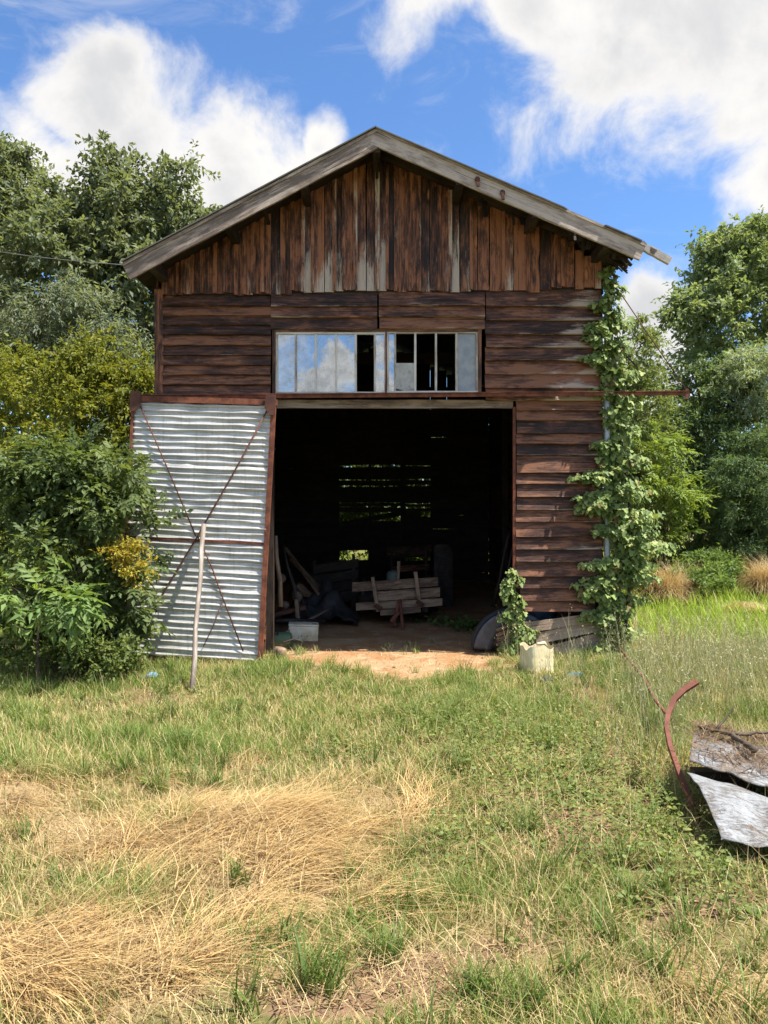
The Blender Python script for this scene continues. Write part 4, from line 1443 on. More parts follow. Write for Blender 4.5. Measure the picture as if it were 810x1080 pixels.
zz = 0.0
while zz < 4.1:
    h = random.uniform(0.15, 0.2)
    rboard(XL, XRr(246), zz + h + 0.004, zz)
    gap = 0.010 if random.random() < 0.15 and zz > 1 else -0.004
    xm = random.uniform(1.4, 2.0)
    rboard(XRr(514), xm, zz + h - gap, zz)
    rboard(xm, XR, zz + h + 0.004, zz)
    zz += h
slats = [(30, 196.5), (202.5, 239.5), (242, 257), (261.5, 307), (309.5, 318), (321, 335), (363, 448), (477, 522), (520, 600)]
for v0, v1 in slats:
    rboard(XRr(244), XRr(425), ZRr(v0), ZRr(v1), random.uniform(-.004, .006))
    rboard(XRr(425), XRr(516), ZRr(v0 + random.uniform(-4, 4)), ZRr(v1 - (5 if v0 == 36 else 0) + random.uniform(-3, 3)), random.uniform(-.006, .006))
rboard(XRr(430), XRr(485), ZRr(333), ZRr(352))
rboard(XRr(330), XRr(425), ZRr(446), ZRr(482))
rboard(XRr(425), XRr(516), ZRr(350), ZRr(450))
# gable of the rear wall, vertical boards with a few open joints
x = XL
while x < XR:
    w_ = random.uniform(0.16, 0.24)
    x1 = min(x + w_, XR)
    op = 0.008 if random.random() < 0.15 and x > 0.3 else -0.003
    zt = min(zroof(x), zroof(x1)) - 0.05
    rw.board(Vector((x, YR - 0.03, 3.8)), (0, 0, 1), (1, 0, 0), (0, -1, 0), zt - 3.8, x1 - x - op, 0.02, 3, 0.002)
    x = x1
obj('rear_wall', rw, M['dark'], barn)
br = MB()
br.beam((XRr(245), YR - 0.05, ZRr(372)), (XRr(430), YR - 0.05, ZRr(338)), 0.11, 0.05)
br.beam((XRr(432), YR - 0.08, 0), (XRr(432), YR - 0.08, 4.4), 0.12, 0.12, (0, 1, 0))
br.beam((XRr(335), YR - 0.05, 0), (XRr(335), YR - 0.05, 3.3), 0.06, 0.05, (0, 1, 0))
obj('rear_framing', br, M['dark'], barn)
# posts and tie beams inside
for y in (D + 0.12, 11.5, 14.6):
    for x in (XL + 0.1, XR - 0.1):
        pm = MB()
        pm.beam((x, y, -0.05), (x, y, zroof(x) - 0.2), 0.12, 0.12, (0, 1, 0))
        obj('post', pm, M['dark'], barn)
    tb = MB()
    tb.beam((XL + 0.05, y, 3.95), (XR - 0.05, y, 3.95), 0.16, 0.1)
    obj('tie_beam', tb, M['dark'], barn)
for u in (287.5, 542.5):
    jm = MB()
    jm.beam((X(u) + (0.05 if u > 400 else -0.05), D + 0.07, -0.03), (X(u) + (0.05 if u > 400 else -0.05), D + 0.07, Z(430)), 0.1, 0.1, (0, 1, 0))
    obj('door_post', jm, M['dark'], barn)
je = MB()
je.board(Vector((X(540.5), D - 0.034, Z(429.5))), (0, 0, -1), (1, 0, 0), (0, -1, 0), Z(429.5) - 0.35, 0.03, 0.035, 6, 0.001, 0.0)
obj('door_jamb', je, M['rust'], barn)

# window: one wide frame of ten lights in two sashes
win = thing('window', (0, 0, 0), None, None)
win.parent = barn
win.location = (0, 0, 0)
YW = D - 0.02
wf = MB()


def bar(mb, u0, v0, u1, v1, y=YW, T=0.035, wear_sun=0.1):
    mb.board(Vector((X(u0), y, Z(v0))), (0, 0, -1), (1, 0, 0), (0, -1, 0), Z(v0) - Z(v1), X(u1) - X(u0), T, 4, 0.0012, wear_sun)


def hbar(mb, u0, v0, u1, v1, y=YW, T=0.035, wear_sun=0.1):
    mb.board(Vector((X(u0), y, Z(v0))), (1, 0, 0), (0, 0, -1), (0, -1, 0), X(u1) - X(u0), Z(v0) - Z(v1), T, 8, 0.0012, wear_sun)


hbar(wf, 291, 350.8, 406.5, 353, YW - 0.002)
hbar(wf, 408, 349.8, 504, 352, YW - 0.002)
hbar(wf, 291, 413.5, 406.5, 417, YW - 0.002)
hbar(wf, 408, 412.5, 504, 416, YW - 0.002)
muls = [291, 311, 332, 353.3, 374, 394.3, 405]
for u in muls:
    bar(wf, u, 352.6, u + 2.3, 414)
for u in (408.2, 415.5, 436.8, 458.6, 480.2, 501.6):
    bar(wf, u, 351.8, u + 2.2, 413)
frame = obj('frame', wf, M['frame'], win)
ws = MB()
bar(ws, 287.5, 348, 291, 417, D - 0.03, 0.05)
bar(ws, 504, 347, 507.5, 417, D - 0.03, 0.05)
hbar(ws, 291, 347.4, 504, 350.6, D - 0.03, 0.05)
obj('casing', ws, M['siding'], win)
panes = [(293.2, 311.1, 'glass'), (313.2, 332.1, 'glass'), (334.2, 353.4, 'glass'), (355.5, 374.1, 'glass'), (396.5, 405.1, 'glass'), (410.3, 415.6, 'glass'), (482.3, 501.7, 'cloudy')]
for u0, u1, mt in panes:
    pm = MB()
    pm.board(Vector((X(u0), YW + 0.016, Z(352.5))), (1, 0, 0), (0, 0, -1), (0, -1, 0), X(u1) - X(u0), Z(352.5) - Z(414), 0.004, 1, 0)
    o = obj('pane', pm, M[mt], win)
    if mt == 'cloudy':
        o['label'] = 'cloudy grey pane at the right end of the window'
pm = MB()
base_u, top_v = 417.8, 383.5


def half(i, j):
    u = 417.4 + (436.9 - 417.4) * i
    v0, v1 = 383.2, 411.5 - 2.2 * math.sin(i * 2.6 + 2.4)
    return Vector((X(u), YW + 0.010, Z(v0 + (v1 - v0) * j)))


pm.grid(half, 6, 4, 0.006)
o = obj('pane_board', pm, M['boarded'], win)
o['label'] = 'broken whitish sheet filling the lower half of one light'

# lintel and the long rusty rail that carries the sliding door
lt = MB()
lt.board(Vector((X(288), D - 0.012, Z(421.8))), (1, 0, 0), (0, 0, -1), (0, -1, 0), X(541) - X(288), Z(421.8) - Z(430.3), 0.06, 14, 0.003, 0.35)
obj('lintel', lt, M['plank'], barn)
rl_ = MB()
YRl = D - 0.14
a_, b_ = P(146, 419.3, YRl), P(727, 415.2, YRl)
rl_.board(a_ + Vector((0, 0, 0.03)), b_ - a_, (0, 0, -1), (0, -1, 0), (b_ - a_).length, 0.046, 0.012, 12, 0.001)
rl_.board(a_ + Vector((0, 0.07, 0.032)), b_ - a_, (0, -1, 0), (0, 0, 1), (b_ - a_).length, 0.085, 0.01, 12, 0.001)
rail = obj('door_rail', rl_, M['rust'], barn)
for u in (300, 340, 380, 450, 520, 600):
    bm_ = MB()
    z = a_.z + (b_.z - a_.z) * (u - 146) / 581
    bm_.beam((X(u, YRl), YRl + 0.04, z), (X(u), D + 0.02, z + 0.03), 0.04, 0.03)
    obj('rail_bracket', bm_, M['rust_dark'], rail)
ep = MB()
ep.board(P(723, 410, YRl - 0.01), (0, 0, -1), (1, 0, 0), (0, -1, 0), 0.11, 0.035, 0.012, 2, 0)
obj('end_stop', ep, M['rust_red'], rail)
sr_ = MB()
sr_.tube([P(655, 310, D), P(690, 362, D - 0.07), P(724, 411, YRl)], 0.006, 6)
obj('rail_stay', sr_, M['rust_dark'], barn, True)
vr = MB()
vr.tube([P(407, 350, D - 0.06), P(407.4, 384, D - 0.062), P(407, 417, D - 0.06)], 0.010, 6)
obj('window_rod', vr, M['rust'], barn, True)

# big corrugated sliding door, swung out at its foot
door = thing('door', (0, 0, 0), None, None)
door.parent = barn
door['label'] = 'corrugated galvanised sliding door with rusty cross bracing, leaning outwards'
TLc, TRc, BRc, BLc = P(142, 424, D - 0.20), P(288, 428, D - 0.20), P(273.5, 698.5, D - 0.42), P(129, 688.5, D - 0.42)
DN = (TRc - TLc).cross(BLc - TLc).normalized()
if DN.y > 0:
    DN = -DN


def dp_(i, j, off=0.0):
    return (TLc * (1 - i) + TRc * i) * (1 - j) + (BLc * (1 - i) + BRc * i) * j + DN * off


seams = [0.0, 0.258, 0.498, 0.735, 1.0]
for k in range(4):
    sh = MB()
    j0, j1 = seams[k] - (0.012 if k else 0), seams[k + 1]
    nr = 9.5
    ph = random.random()

    def sf(i, j, j0=j0, j1=j1, k=k):
        jj_ = j0 + (j1 - j0) * j
        jit = 0.003 * math.sin(i * 9 + k * 2 + jj_ * 14) + 0.002 * math.sin(i * 23 + jj_ * 31)
        rid = math.floor(jj_ * 39.5 - 0.25)
        am = 0.0098 + 0.0028 * math.sin(i * 6 + k + rid * 1.7) + 0.003 * math.sin(rid * 2.6 + k) + 0.0025 * math.sin(i * 17 + rid * 4.1)
        dent = 0.013 * math.exp(-((i - (0.15 + 0.3 * k) % 1) / 0.12) ** 2 - ((j - 0.62) / 0.14) ** 2) + 0.012 * math.exp(-((i - 0.9) / 0.08) ** 2 - ((j - 0.3 - 0.15 * k) / 0.10) ** 2)
        end = 0.004 * math.sin(i * 31 + k * 4) * (1 if j in (0, 1) else 0)
        return dp_(i, jj_ + end, am * (math.sin(jj_ * 248.2 + jit * 60) - 0.25 * math.sin(2 * (jj_ * 248.2 + jit * 60))) + jit + 0.004 + 0.010 * (1 - j) * (1 if k else 0) - dent)
    sh.grid(sf, 60, 120, 0.0025)
    obj('corrugated_sheet', sh, M['galv'], door, True)
fm = MB()


def flat(a, b, w, T=0.014, off=0.028):
    pa, pb = dp_(a[0], a[1], off), dp_(b[0], b[1], off)
    u_ = (pb - pa).normalized()
    v_ = u_.cross(DN).normalized()
    fm.board(pa - v_ * w / 2, u_, v_, DN, (pb - pa).length, w, T, 8, 0.001)


flat((1.006, -0.02), (1.006, 1.015), 0.05, 0.05, 0.035)
flat((-0.008, -0.02), (-0.008, 1.0), 0.026, 0.03, 0.03)
flat((-0.03, -0.012), (1.03, -0.012), 0.065, 0.04, 0.031)
flat((0.0, 0.545), (1.0, 0.545), 0.028, 0.02, 0.026)
obj('frame', fm, M['rust'], door)
for cu, s in ((0.0, 1), (1.0, -1)):
    gp = MB()
    z0 = dp_(cu, -0.05, 0.042)
    a_ = [dp_(cu - s * 0.022, -0.04, 0.056), dp_(cu + s * 0.05, -0.04, 0.056), dp_(cu + s * 0.055, 0.012, 0.056), dp_(cu + s * 0.015, 0.042, 0.056), dp_(cu - s * 0.022, 0.042, 0.056)]
    n0 = len(gp.v)
    if s < 0:
        a_.reverse()
    gp.v += [tuple(q) for q in a_] + [tuple(q - DN * 0.01) for q in a_]
    gp.f.append((0, 1, 2, 3, 4))
    gp.f.append((9, 8, 7, 6, 5))
    for k in range(5):
        gp.f.append((k, k + 5, (k + 1) % 5 + 5, (k + 1) % 5))
    nl = sum(len(f) for f in gp.f)
    gp.uv = [(0, 0)] * nl
    gp.bd = [(0.5, 0, 0)] * nl
    obj('gusset', gp, M['rust_dark'], door)
DU = 146.0


def inv(u, v):
    """picture point on the door -> door coordinates"""
    j = 0.5
    for _ in range(12):
        ul = 142 + (129 - 142) * j
        ur = 288 + (273.5 - 288) * j
        i = (u - ul) / (ur - ul)
        vt, vb = 424 + 4 * i, 688.5 + 10 * i
        j = (v - vt) / (vb - vt)
    return i, j


for pts, w in (([(149, 429), (178, 497), (207, 567)], 0.009), ([(282, 434), (246, 502), (209, 567), (172, 628), (137, 688)], 0.0105), ([(209, 567), (224, 600), (234, 628), (257, 687)], 0.009), ([(235, 635), (226, 660), (215, 682)], 0.006)):
    bm_ = MB()
    bm_.tube([dp_(*inv(u, v), 0.030) for u, v in pts], w * 0.88, 6)
    obj('brace', bm_, M['rust_dark'], door, True)

# ------------------------------------------------------------------ loose things outside
# pole propping the door
pm = MB()
top_p, foot = dp_(*inv(216.5, 556), 0.075), G(202, 729)
pts = [foot + (top_p - foot) * (k / 6) + Vector((0.008 * math.sin(k * 2.1), 0, 0)) for k in range(7)]
pts[0].z -= 0.05
pm.tube(pts, [0.025, 0.024, 0.023, 0.024, 0.023, 0.025, 0.026], 9)
o = obj('prop_pole', pm, M['pole'], None, True)
tag(o, 'peeling white wooden pole propped against the corrugated door', 'pole')

# fallen rusty beam: bent channel section
ch = MB()
path = [P(745, 878, 3.72), P(737, 862, 3.80), P(726, 838, 3.93), P(716, 812, 4.05), P(707, 786, 4.2), P(703, 766, 4.3), P(705, 752, 4.38), P(711, 737, 4.46), P(721, 727, 4.5), P(735, 718, 4.52)]
for off, wd, th in ((Vector((0, 0, 0)), 0.042, 0.005), (Vector((0.011, 0.010, 0)), 0.006, 0.024), (Vector((-0.011, 0.010, 0)), 0.006, 0.024)):
    rings, us = [], []
    for k, p in enumerate(path):
        d_ = (path[min(k + 1, len(path) - 1)] - path[max(k - 1, 0)]).normalized()
        tw = 0.15 + 0.9 * max(0, (k - 4) / 5)
        v_ = Vector((math.cos(tw), -math.sin(tw) * 0.4, 0.0))
        v_ = (v_ - d_ * v_.dot(d_)).normalized()
        w_ = v_.cross(d_).normalized()
        c_ = p + v_ * off.x + w_ * off.y * (1 if w_.y > 0 else -1)
        sc_ = 0.48 if k < 5 else 0.48 + 0.09 * (k - 4)
        rings.append([c_ - v_ * wd / 2 * sc_ - w_ * th / 2, c_ + v_ * wd / 2 * sc_ - w_ * th / 2, c_ + v_ * wd / 2 * sc_ + w_ * th / 2, c_ - v_ * wd / 2 * sc_ + w_ * th / 2])
        us.append(k * 0.12)
    ch.quad_strip_box(rings, dict(per=[0, wd, wd + th, 2 * wd + th, 2 * wd + 2 * th], u=us, e=(0, 0, 0, 0), g=[0] * len(us)), 0.5)
o = obj('bent_beam', ch, M['rust_red'])
tag(o, 'bent rusty steel channel curling up beside the white sheets', 'scrap metal')
tb = MB()
tb.tube([P(654, 684, 8.1), P(664, 697, 7.4), P(674, 708, 6.8), P(683, 722, 6.2), P(690, 737, 5.6), P(702, 752, 5.0)], [0.012, 0.013, 0.014, 0.013, 0.012, 0.012], 6)
o = obj('rusty_bar', tb, M['rust_red'], None, True)
tag(o, 'thin rusty bar running from the ivy foot to the bent channel', 'scrap metal')
fg = MB()
fp = [G(672, 858) + Vector((0, 0, 0.02)), G(682, 852) + Vector((0, 0, 0.05)), G(693, 850) + Vector((0, 0, 0.055)), G(706, 848) + Vector((0, 0, 0.045))]
for a_, b_ in zip(fp, fp[1:]):
    fg.beam(a_, b_ + (b_ - a_) * 0.08, 0.035, 0.012, (0.2, 0.4, 1), 2, 0.002)
o = obj('rusty_scrap', fg, M['rust_dark'])
tag(o, 'small rusty metal strip lying in the weeds below the bent channel', 'scrap metal')


# two weathered white sheets
def sheet(name, A, B, C, Dd, label, mat, seed, thick=0.005, rag=0.012):
    mb = MB()

    def f(i, j):
        p = (A * (1 - i) + B * i) * (1 - j) + (Dd * (1 - i) + C * i) * j
        ed = min(1, 6 * min(i, 1 - i, j, 1 - j) + 0.0)
        bul = 0.05 * math.sin(math.pi * j) + 0.03 * math.sin(i * 2.3 + seed)
        rg = rag * (math.sin(i * 19 + seed) + 0.6 * math.sin(i * 43.7 + seed * 2) * math.sin(i * 7 + seed)) * (1 if j in (0.0, 1.0) else 0)
        wv_ = 0.006 * math.sin(i * 7 + j * 5 + seed) + 0.003 * math.sin(j * 23 + i * 9) + 0.003 * math.sin(i * 31 - j * 13)
        wv_ += 0.022 * abs(((i * 2.1 + j * 0.7 + seed * 0.3) % 1.0) - 0.5)                 # creases
        wv_ -= 0.03 * math.exp(-((i - 0.33) / 0.10) ** 2 - ((j - 0.6) / 0.2) ** 2)         # a dent
        rg += 0.010 * math.sin(i * 9 + seed) * (1 if j in (0.0, 1.0) else 0)
        return p + Vector((0, rg, bul + wv_))
    mb.grid(f, 80, 30, thick, (2, 1))
    o = obj(name, mb, mat, None, True)
    return tag(o, label, 'sheet')


A = P(726, 817, 3.95)
B = P(905, 862, 3.72)
A.z -= 0.035
B.z -= 0.05
C = P(935, 922, 3.2)
E4 = P(762, 896, 3.28)
sheet('metal_sheet', A, B, C, E4, 'smooth bluish-white sheet, the lower of two beside the bent channel', M['sheet_low'], 1.0)
A2 = P(733, 770, 4.55)
B2 = P(900, 800, 4.4)
C2 = P(905, 852, 3.75)
E2 = P(727, 808, 3.98)
A2.z -= 0.02
E2.z += 0.015
C2.z += 0.01
sheet('peeling_sheet', A2, B2, C2, E2, 'peeling white sheet littered with twigs, above the smooth white one', M['sheet_up'], 3.0, 0.008, 0.016)
# low timber frame that carries the sheets off the ground
tr_ = thing('sheet_support', (G(800, 880).x, 3.7, 0), 'dark old timbers holding the white sheets off the ground', 'timber')
for k, (a_, b_) in enumerate((((1.70, 3.62, 0.07), (2.7, 3.45, 0.07)), ((1.75, 4.25, 0.09), (2.8, 4.2, 0.09)), ((1.95, 3.5, 0.05), (1.95, 4.3, 0.05)), ((2.5, 3.4, 0.05), (2.5, 4.3, 0.05)))):
    b2 = MB()
    b2.beam(a_, b_, 0.10, 0.08)
    obj('timber', b2, M['dark'], tr_)
# dead branch and twigs on the upper sheet
db = MB()
bp_ = [P(738, 773, 4.42) + Vector((0, 0, 0.03)), P(772, 783, 4.3) + Vector((0, 0, 0.045)), P(797, 798, 4.1) + Vector((0, 0, 0.035))]
pts = []
for k in range(17):
    q = k / 16
    p = bp_[0].lerp(bp_[1], q * 2) if q < 0.5 else bp_[1].lerp(bp_[2], q * 2 - 1)
    pts.append(p + Vector((random.uniform(-.006, .006), random.uniform(-.008, .008), random.uniform(-.006, .006))))
db.tube(pts, [(0.008 + 0.011 * k / 16) * random.uniform(0.78, 1.25) for k in range(17)], 8)
pts = [P(772, 783, 4.3).lerp(P(835, 780, 4.4), k / 10) + Vector((0, random.uniform(-.01, .01), 0.05 + random.uniform(-.008, .008))) for k in range(11)]
db.tube(pts, [(0.013 - 0.008 * k / 10) * random.uniform(0.8, 1.2) for k in range(11)], 7)
pts = [P(755, 777, 4.37).lerp(P(775, 765, 4.5), k / 6) + Vector((0, 0, 0.04 + 0.012 * k)) for k in range(7)]
db.tube(pts, [0.008 - 0.0009 * k for k in range(7)], 6)
o = obj('dead_branch', db, M['bark'], None, True)
tag(o, 'bare dead branch lying on the peeling white sheet', 'branch')
n = 2600
i_, j_ = RNG.random(n), RNG.random(n) ** 2.2 * 0.9
q = np.array([list((A2 * (1 - a) + B2 * a) * (1 - b) + (E2 * (1 - a) + C2 * a) * b + Vector((0, 0, 0.055 + 0.03 * math.sin(a * 2.3 + 3.0)))) for a, b in zip(i_, j_)])
c0 = hue(n, (0.14, 0.09, 0.055), (0.30, 0.21, 0.12))
o = np_obj('twig_litter', *blades(q, RNG.uniform(0, 6.28, n), RNG.uniform(0.03, 0.2, n), RNG.uniform(0.7, 1.6, n), RNG.uniform(1.2, 2.0, n), RNG.uniform(0.003, 0.008, n), c0, c0, 3, False), M['straw'])
tag(o, 'brown twigs and straw scattered on the peeling sheet', 'litter', None, 'stuff')


# jerrycan
def rbox(w, d, h, r=0.02, seg=4):
    """rounded box as bmesh, base at z=0"""
    import bmesh
    bm = bmesh.new()
    bmesh.ops.create_cube(bm, size=1.0)
    for v in bm.verts:
        v.co = Vector((v.co.x * w, v.co.y * d, (v.co.z + 0.5) * h))
    bmesh.ops.bevel(bm, geom=list(bm.edges), offset=r, segments=seg, affect='EDGES', profile=0.5)
    return bm


def bm_obj(name, bm, mat, M4, parent=None, smooth=True):
    import bmesh
    bmesh.ops.transform(bm, matrix=M4, verts=bm.verts)
    mb = MB()
    bm.verts.index_update()
    mb.v = [tuple(v.co) for v in bm.verts]
    mb.f = [tuple(v.index for v in f.verts) for f in bm.faces]
    nl = sum(len(f) for f in mb.f)
    mb.uv = [(mb.v[i][0], mb.v[i][2]) for f in mb.f for i in f]
    mb.bd = [(0.5, 0, 0)] * nl
    bm.free()
    return obj(name, mb, mat, parent, smooth)


M['cream'] = simple('cream_plastic', (0.66, 0.56, 0.33), (0.72, 0.66, 0.46), 0.45, 0.4, 0, 7, 0.002, (0.50, 0.37, 0.17))
jp = G(566, 712)
jc = thing('jerrycan', (jp.x, jp.y, 0), 'yellowed cream plastic jerrycan with its top cut open', 'jerrycan')
T4 = Matrix.Translation(jp) @ Matrix.Rotation(math.radians(28), 4, 'Z')
jm = MB()


def jf(i, j):
    a = 2 * math.pi * i
    n_ = 5.0
    cx_, sx_ = math.cos(a), math.sin(a)
    k = (abs(cx_) ** n_ + abs(sx_) ** n_) ** (-1 / n_)
    rib = 1 - 0.03 * math.exp(-((j - 0.3) / 0.03) ** 2) - 0.03 * math.exp(-((j - 0.65) / 0.03) ** 2)
    zt = 0.29 + 0.018 * math.sin(a * 3 + 1) + 0.012 * math.sin(a * 7)
    return T4 @ Vector((0.15 * k * cx_ * rib, 0.11 * k * sx_ * rib, j * zt))


jm.grid(jf, 48, 16)
obj('shell', jm, M['cream'], jc, True)
jm = MB()
jm.grid(lambda i, j: T4 @ Vector(((i - .5) * 0.25, (j - .5) * 0.17, 0.02)), 2, 2)
obj('bottom', jm, M['cream'], jc)
jm = MB()
jm.tube([T4 @ Vector((0.11, -0.02, 0.27)), T4 @ Vector((0.07, -0.03, 0.315)), T4 @ Vector((-0.02, -0.03, 0.31))], [0.014, 0.016, 0.014], 8)
obj('handle', jm, M['cream'], jc, True)

# black rubbish and blue plastic
M['black'] = simple('black_plastic', (0.022, 0.022, 0.024), (0.04, 0.04, 0.042), 0.5, 0.4)
M['blue'] = simple('blue_plastic', (0.10, 0.22, 0.34), (0.22, 0.32, 0.40), 0.5, 0.4, 0, 20)


def crumple(name, c, r, mat, label, catg, seed, el=0.55):
    mb = MB()
    rs = random.Random(seed)
    dirs = [Vector((rs.gauss(0, 1), rs.gauss(0, 1), rs.gauss(0, 1))).normalized() for _ in range(14)]
    am = [rs.uniform(0.05, 0.35) for _ in range(14)]

    def f(i, j):
        a, b = 2 * math.pi * i, math.pi * (j * 0.96 + 0.02)
        d_ = Vector((math.cos(a) * math.sin(b), math.sin(a) * math.sin(b), math.cos(b)))
        k = 0.75 + sum(q * max(0, abs(d_.dot(e)) - 0.55) * (1 if n_ % 2 else -1) * 1.8 for n_, (e, q) in enumerate(zip(dirs, am)))
        return Vector(c) + Vector((d_.x * r * k * 1.15, d_.y * r * k * 0.8, (d_.z + 0.55) * r * k * el))
    mb.grid(f, 26, 18)
    o = obj(name, mb, mat)
    return tag(o, label, catg)


crumple('rubber_scrap', G(576, 722), 0.09, M['black'], 'crumpled black rubber scrap at the foot of the jerrycan', 'rubbish', 3)
crumple('plastic_bag', G(606, 716), 0.065, M['blue'], 'faded blue plastic bag in the grass right of the jerrycan', 'rubbish', 5, 0.8)
crumple('plastic_wrap', G(158, 716), 0.085, M['blue'], 'pale blue plastic wrapper on the ground left of the white pole', 'rubbish', 8, 0.5)
M['deep_blue'] = simple('deep_blue', (0.03, 0.09, 0.2), (0.02, 0.06, 0.14), 0.4, 0.5)
dr = MB()
c_ = P(568, 650, 9.0)
dr.tube([Vector((c_.x, c_.y, z)) for z in (0.0, 0.02, 0.36, 0.38, 0.60, 0.62)], [0.20, 0.215, 0.215, 0.225, 0.215, 0.20], 24)
o = obj('blue_drum', dr, M['deep_blue'], None, True)
tag(o, 'blue plastic drum half seen through the gap in the right wall', 'drum')

# grey mudguard with wooden slats leaning inside the right door edge
mg = thing('mudguard', (P(527, 690, 8.55).x, 8.55, 0), 'dark grey curved mudguard leaning at the right edge of the doorway', 'mudguard')
mm = MB()
cg = P(540, 694, 8.6)
cg.z = 0.0


def mgf(i, j):
    a = math.radians(178 - 128 * i)
    r = 0.46
    return Vector((cg.x + math.cos(a) * r, cg.y - 0.12 + 0.22 * j, 0.03 + math.sin(a) * r))


mm.grid(mgf, 28, 6, 0.012)
obj('guard', mm, simple('grey_sheet_metal', (0.12, 0.125, 0.14), (0.08, 0.08, 0.09), 0.5, 0.4, 0.3), mg, True)
mm = MB()


def mgs(i, j):
    a = math.radians(178 - 128 * i)
    return Vector((cg.x + math.cos(a) * 0.46 * (0.55 + 0.45 * j), cg.y - 0.12, 0.03 + math.sin(a) * 0.46 * (0.55 + 0.45 * j)))


mm.grid(mgs, 28, 4, 0.01)
obj('side_plate', mm, simple('grey_side', (0.10, 0.105, 0.12), (0.07, 0.07, 0.08), 0.5, 0.4, 0.3), mg, True)
for k in range(4):
    mm = MB()
    mm.beam((cg.x - 0.2, cg.y - 0.15 - k * 0.004, 0.10 + k * 0.055), (cg.x + 0.06, cg.y - 0.15 - k * 0.004, 0.19 + k * 0.06), 0.04, 0.02)
    obj('slat', mm, M['plank'], mg)

# ------------------------------------------------------------------ ivy
def ivy_leaves(Pb, N, size, colr):
    """five-lobed leaves: fan of 8 triangles round the stalk point"""
    out2 = np.array([(0, 0), (0.42, -0.10), (0.52, 0.28), (0.28, 0.42), (0.30, 0.78), (0, 1.05), (-0.30, 0.78), (-0.28, 0.42), (-0.52, 0.28), (-0.42, -0.10)])
    n = len(Pb)
    N = N / np.linalg.norm(N, axis=1, keepdims=True)
    down = np.array([0, 0, -1.0]) + RNG.normal(0, 0.45, (n, 3))
    Dv = down - N * (down * N).sum(1, keepdims=True)
    Dv /= np.linalg.norm(Dv, axis=1, keepdims=True)
    S = np.cross(Dv, N)
    k = len(out2)
    vv = Pb[:, None, :] + (S[:, None, :] * out2[None, :, 0:1] + Dv[:, None, :] * out2[None, :, 1:2]) * size[:, None, None]
    vv = vv + N[:, None, :] * (np.abs(out2[None, :, 0:1]) * 0.25 - out2[None, :, 1:2] ** 2 * 0.12) * size[:, None, None]
    o = np.arange(n)[:, None] * k
    fs = [o + np.array([[0, a, a + 1]]) for a in range(1, k - 1)]
    return vv.reshape(-1, 3), np.concatenate(fs), np.repeat(colr, k, 0)


def ivy(name, label, spine, n, sz, base, stems):
    root = thing(name, base, label, 'ivy', 'ivy climbing the barn')
    sp = np.array([s[:5] for s in spine], float)          # v, u_left, u_right, depth_front, weight
    wts = np.interp(np.linspace(sp[0, 0], sp[-1, 0], 400), sp[:, 0], sp[:, 4] * (sp[:, 2] - sp[:, 1]))
    vv = RNG.choice(np.linspace(sp[0, 0], sp[-1, 0], 400), n, p=wts / wts.sum()) + RNG.uniform(-1, 1, n)
    ul, ur = np.interp(vv, sp[:, 0], sp[:, 1]), np.interp(vv, sp[:, 0], sp[:, 2])
    # ragged outline: overlapping sprays
    ctr = (ul + ur) / 2 + 0.18 * (ur - ul) * np.sin(vv * 0.21) 
    half = (ur - ul) / 2 * (0.8 + 0.28 * np.sin(vv * 0.35 + 1) + 0.15 * np.sin(vv * 0.9))
    q = RNG.uniform(-1, 1, n)
    uu = ctr + q * half
    dep = np.interp(vv, sp[:, 0], sp[:, 3])
    th = np.sqrt(np.clip(1 - q ** 2, 0, 1))
    lump = 0.7 + 0.3 * np.sin(uu * 0.23 + vv * 0.17) * np.cos(vv * 0.13)
    yy = D - 0.05 - dep * th * lump * RNG.random(n) ** 0.5
    # leaves past the corner wrap back round it
    past = np.clip((uu - 634) / 40, 0, 1)
    yy = yy + past * RNG.uniform(-0.1, 0.5, n) * (name != 'doorway')
    p = np.stack([(uu - CX) / FPX * D, yy, EYE + (CY - vv) / FPX * D], -1)
    p[:, 2] = np.maximum(p[:, 2], 0.03)
    Nv = np.stack([0.2 + q * 0.55 + RNG.normal(0, 0.35, n), -0.7 + RNG.normal(0, 0.3, n), 0.75 + RNG.normal(0, 0.35, n)], -1)
    k = RNG.random((n, 1))
    c = np.array([0.10, 0.165, 0.04]) * (1 - k) + np.array([0.30, 0.37, 0.125]) * k
    c = np.where(RNG.random((n, 1)) < 0.10, np.array([0.36, 0.40, 0.14]), c)
    c = np.where(RNG.random((n, 1)) < 0.025, np.array([0.26, 0.17, 0.07]), c) * RNG.uniform(0.85, 1.15, (n, 1))
    np_obj('foliage', *ivy_leaves(p, Nv, sz * RNG.uniform(0.4, 1.35, n), c), M['leaf_gloss'], root)
    sm = MB()
    for pts in stems:
        sm.tube([P(u, v, D - 0.03 - 0.02 * random.random()) for u, v in pts], [0.022 * (1 - 0.65 * a / len(pts)) for a in range(len(pts))], 6)
    obj('stem', sm, M['bark'], root, True)
    return root


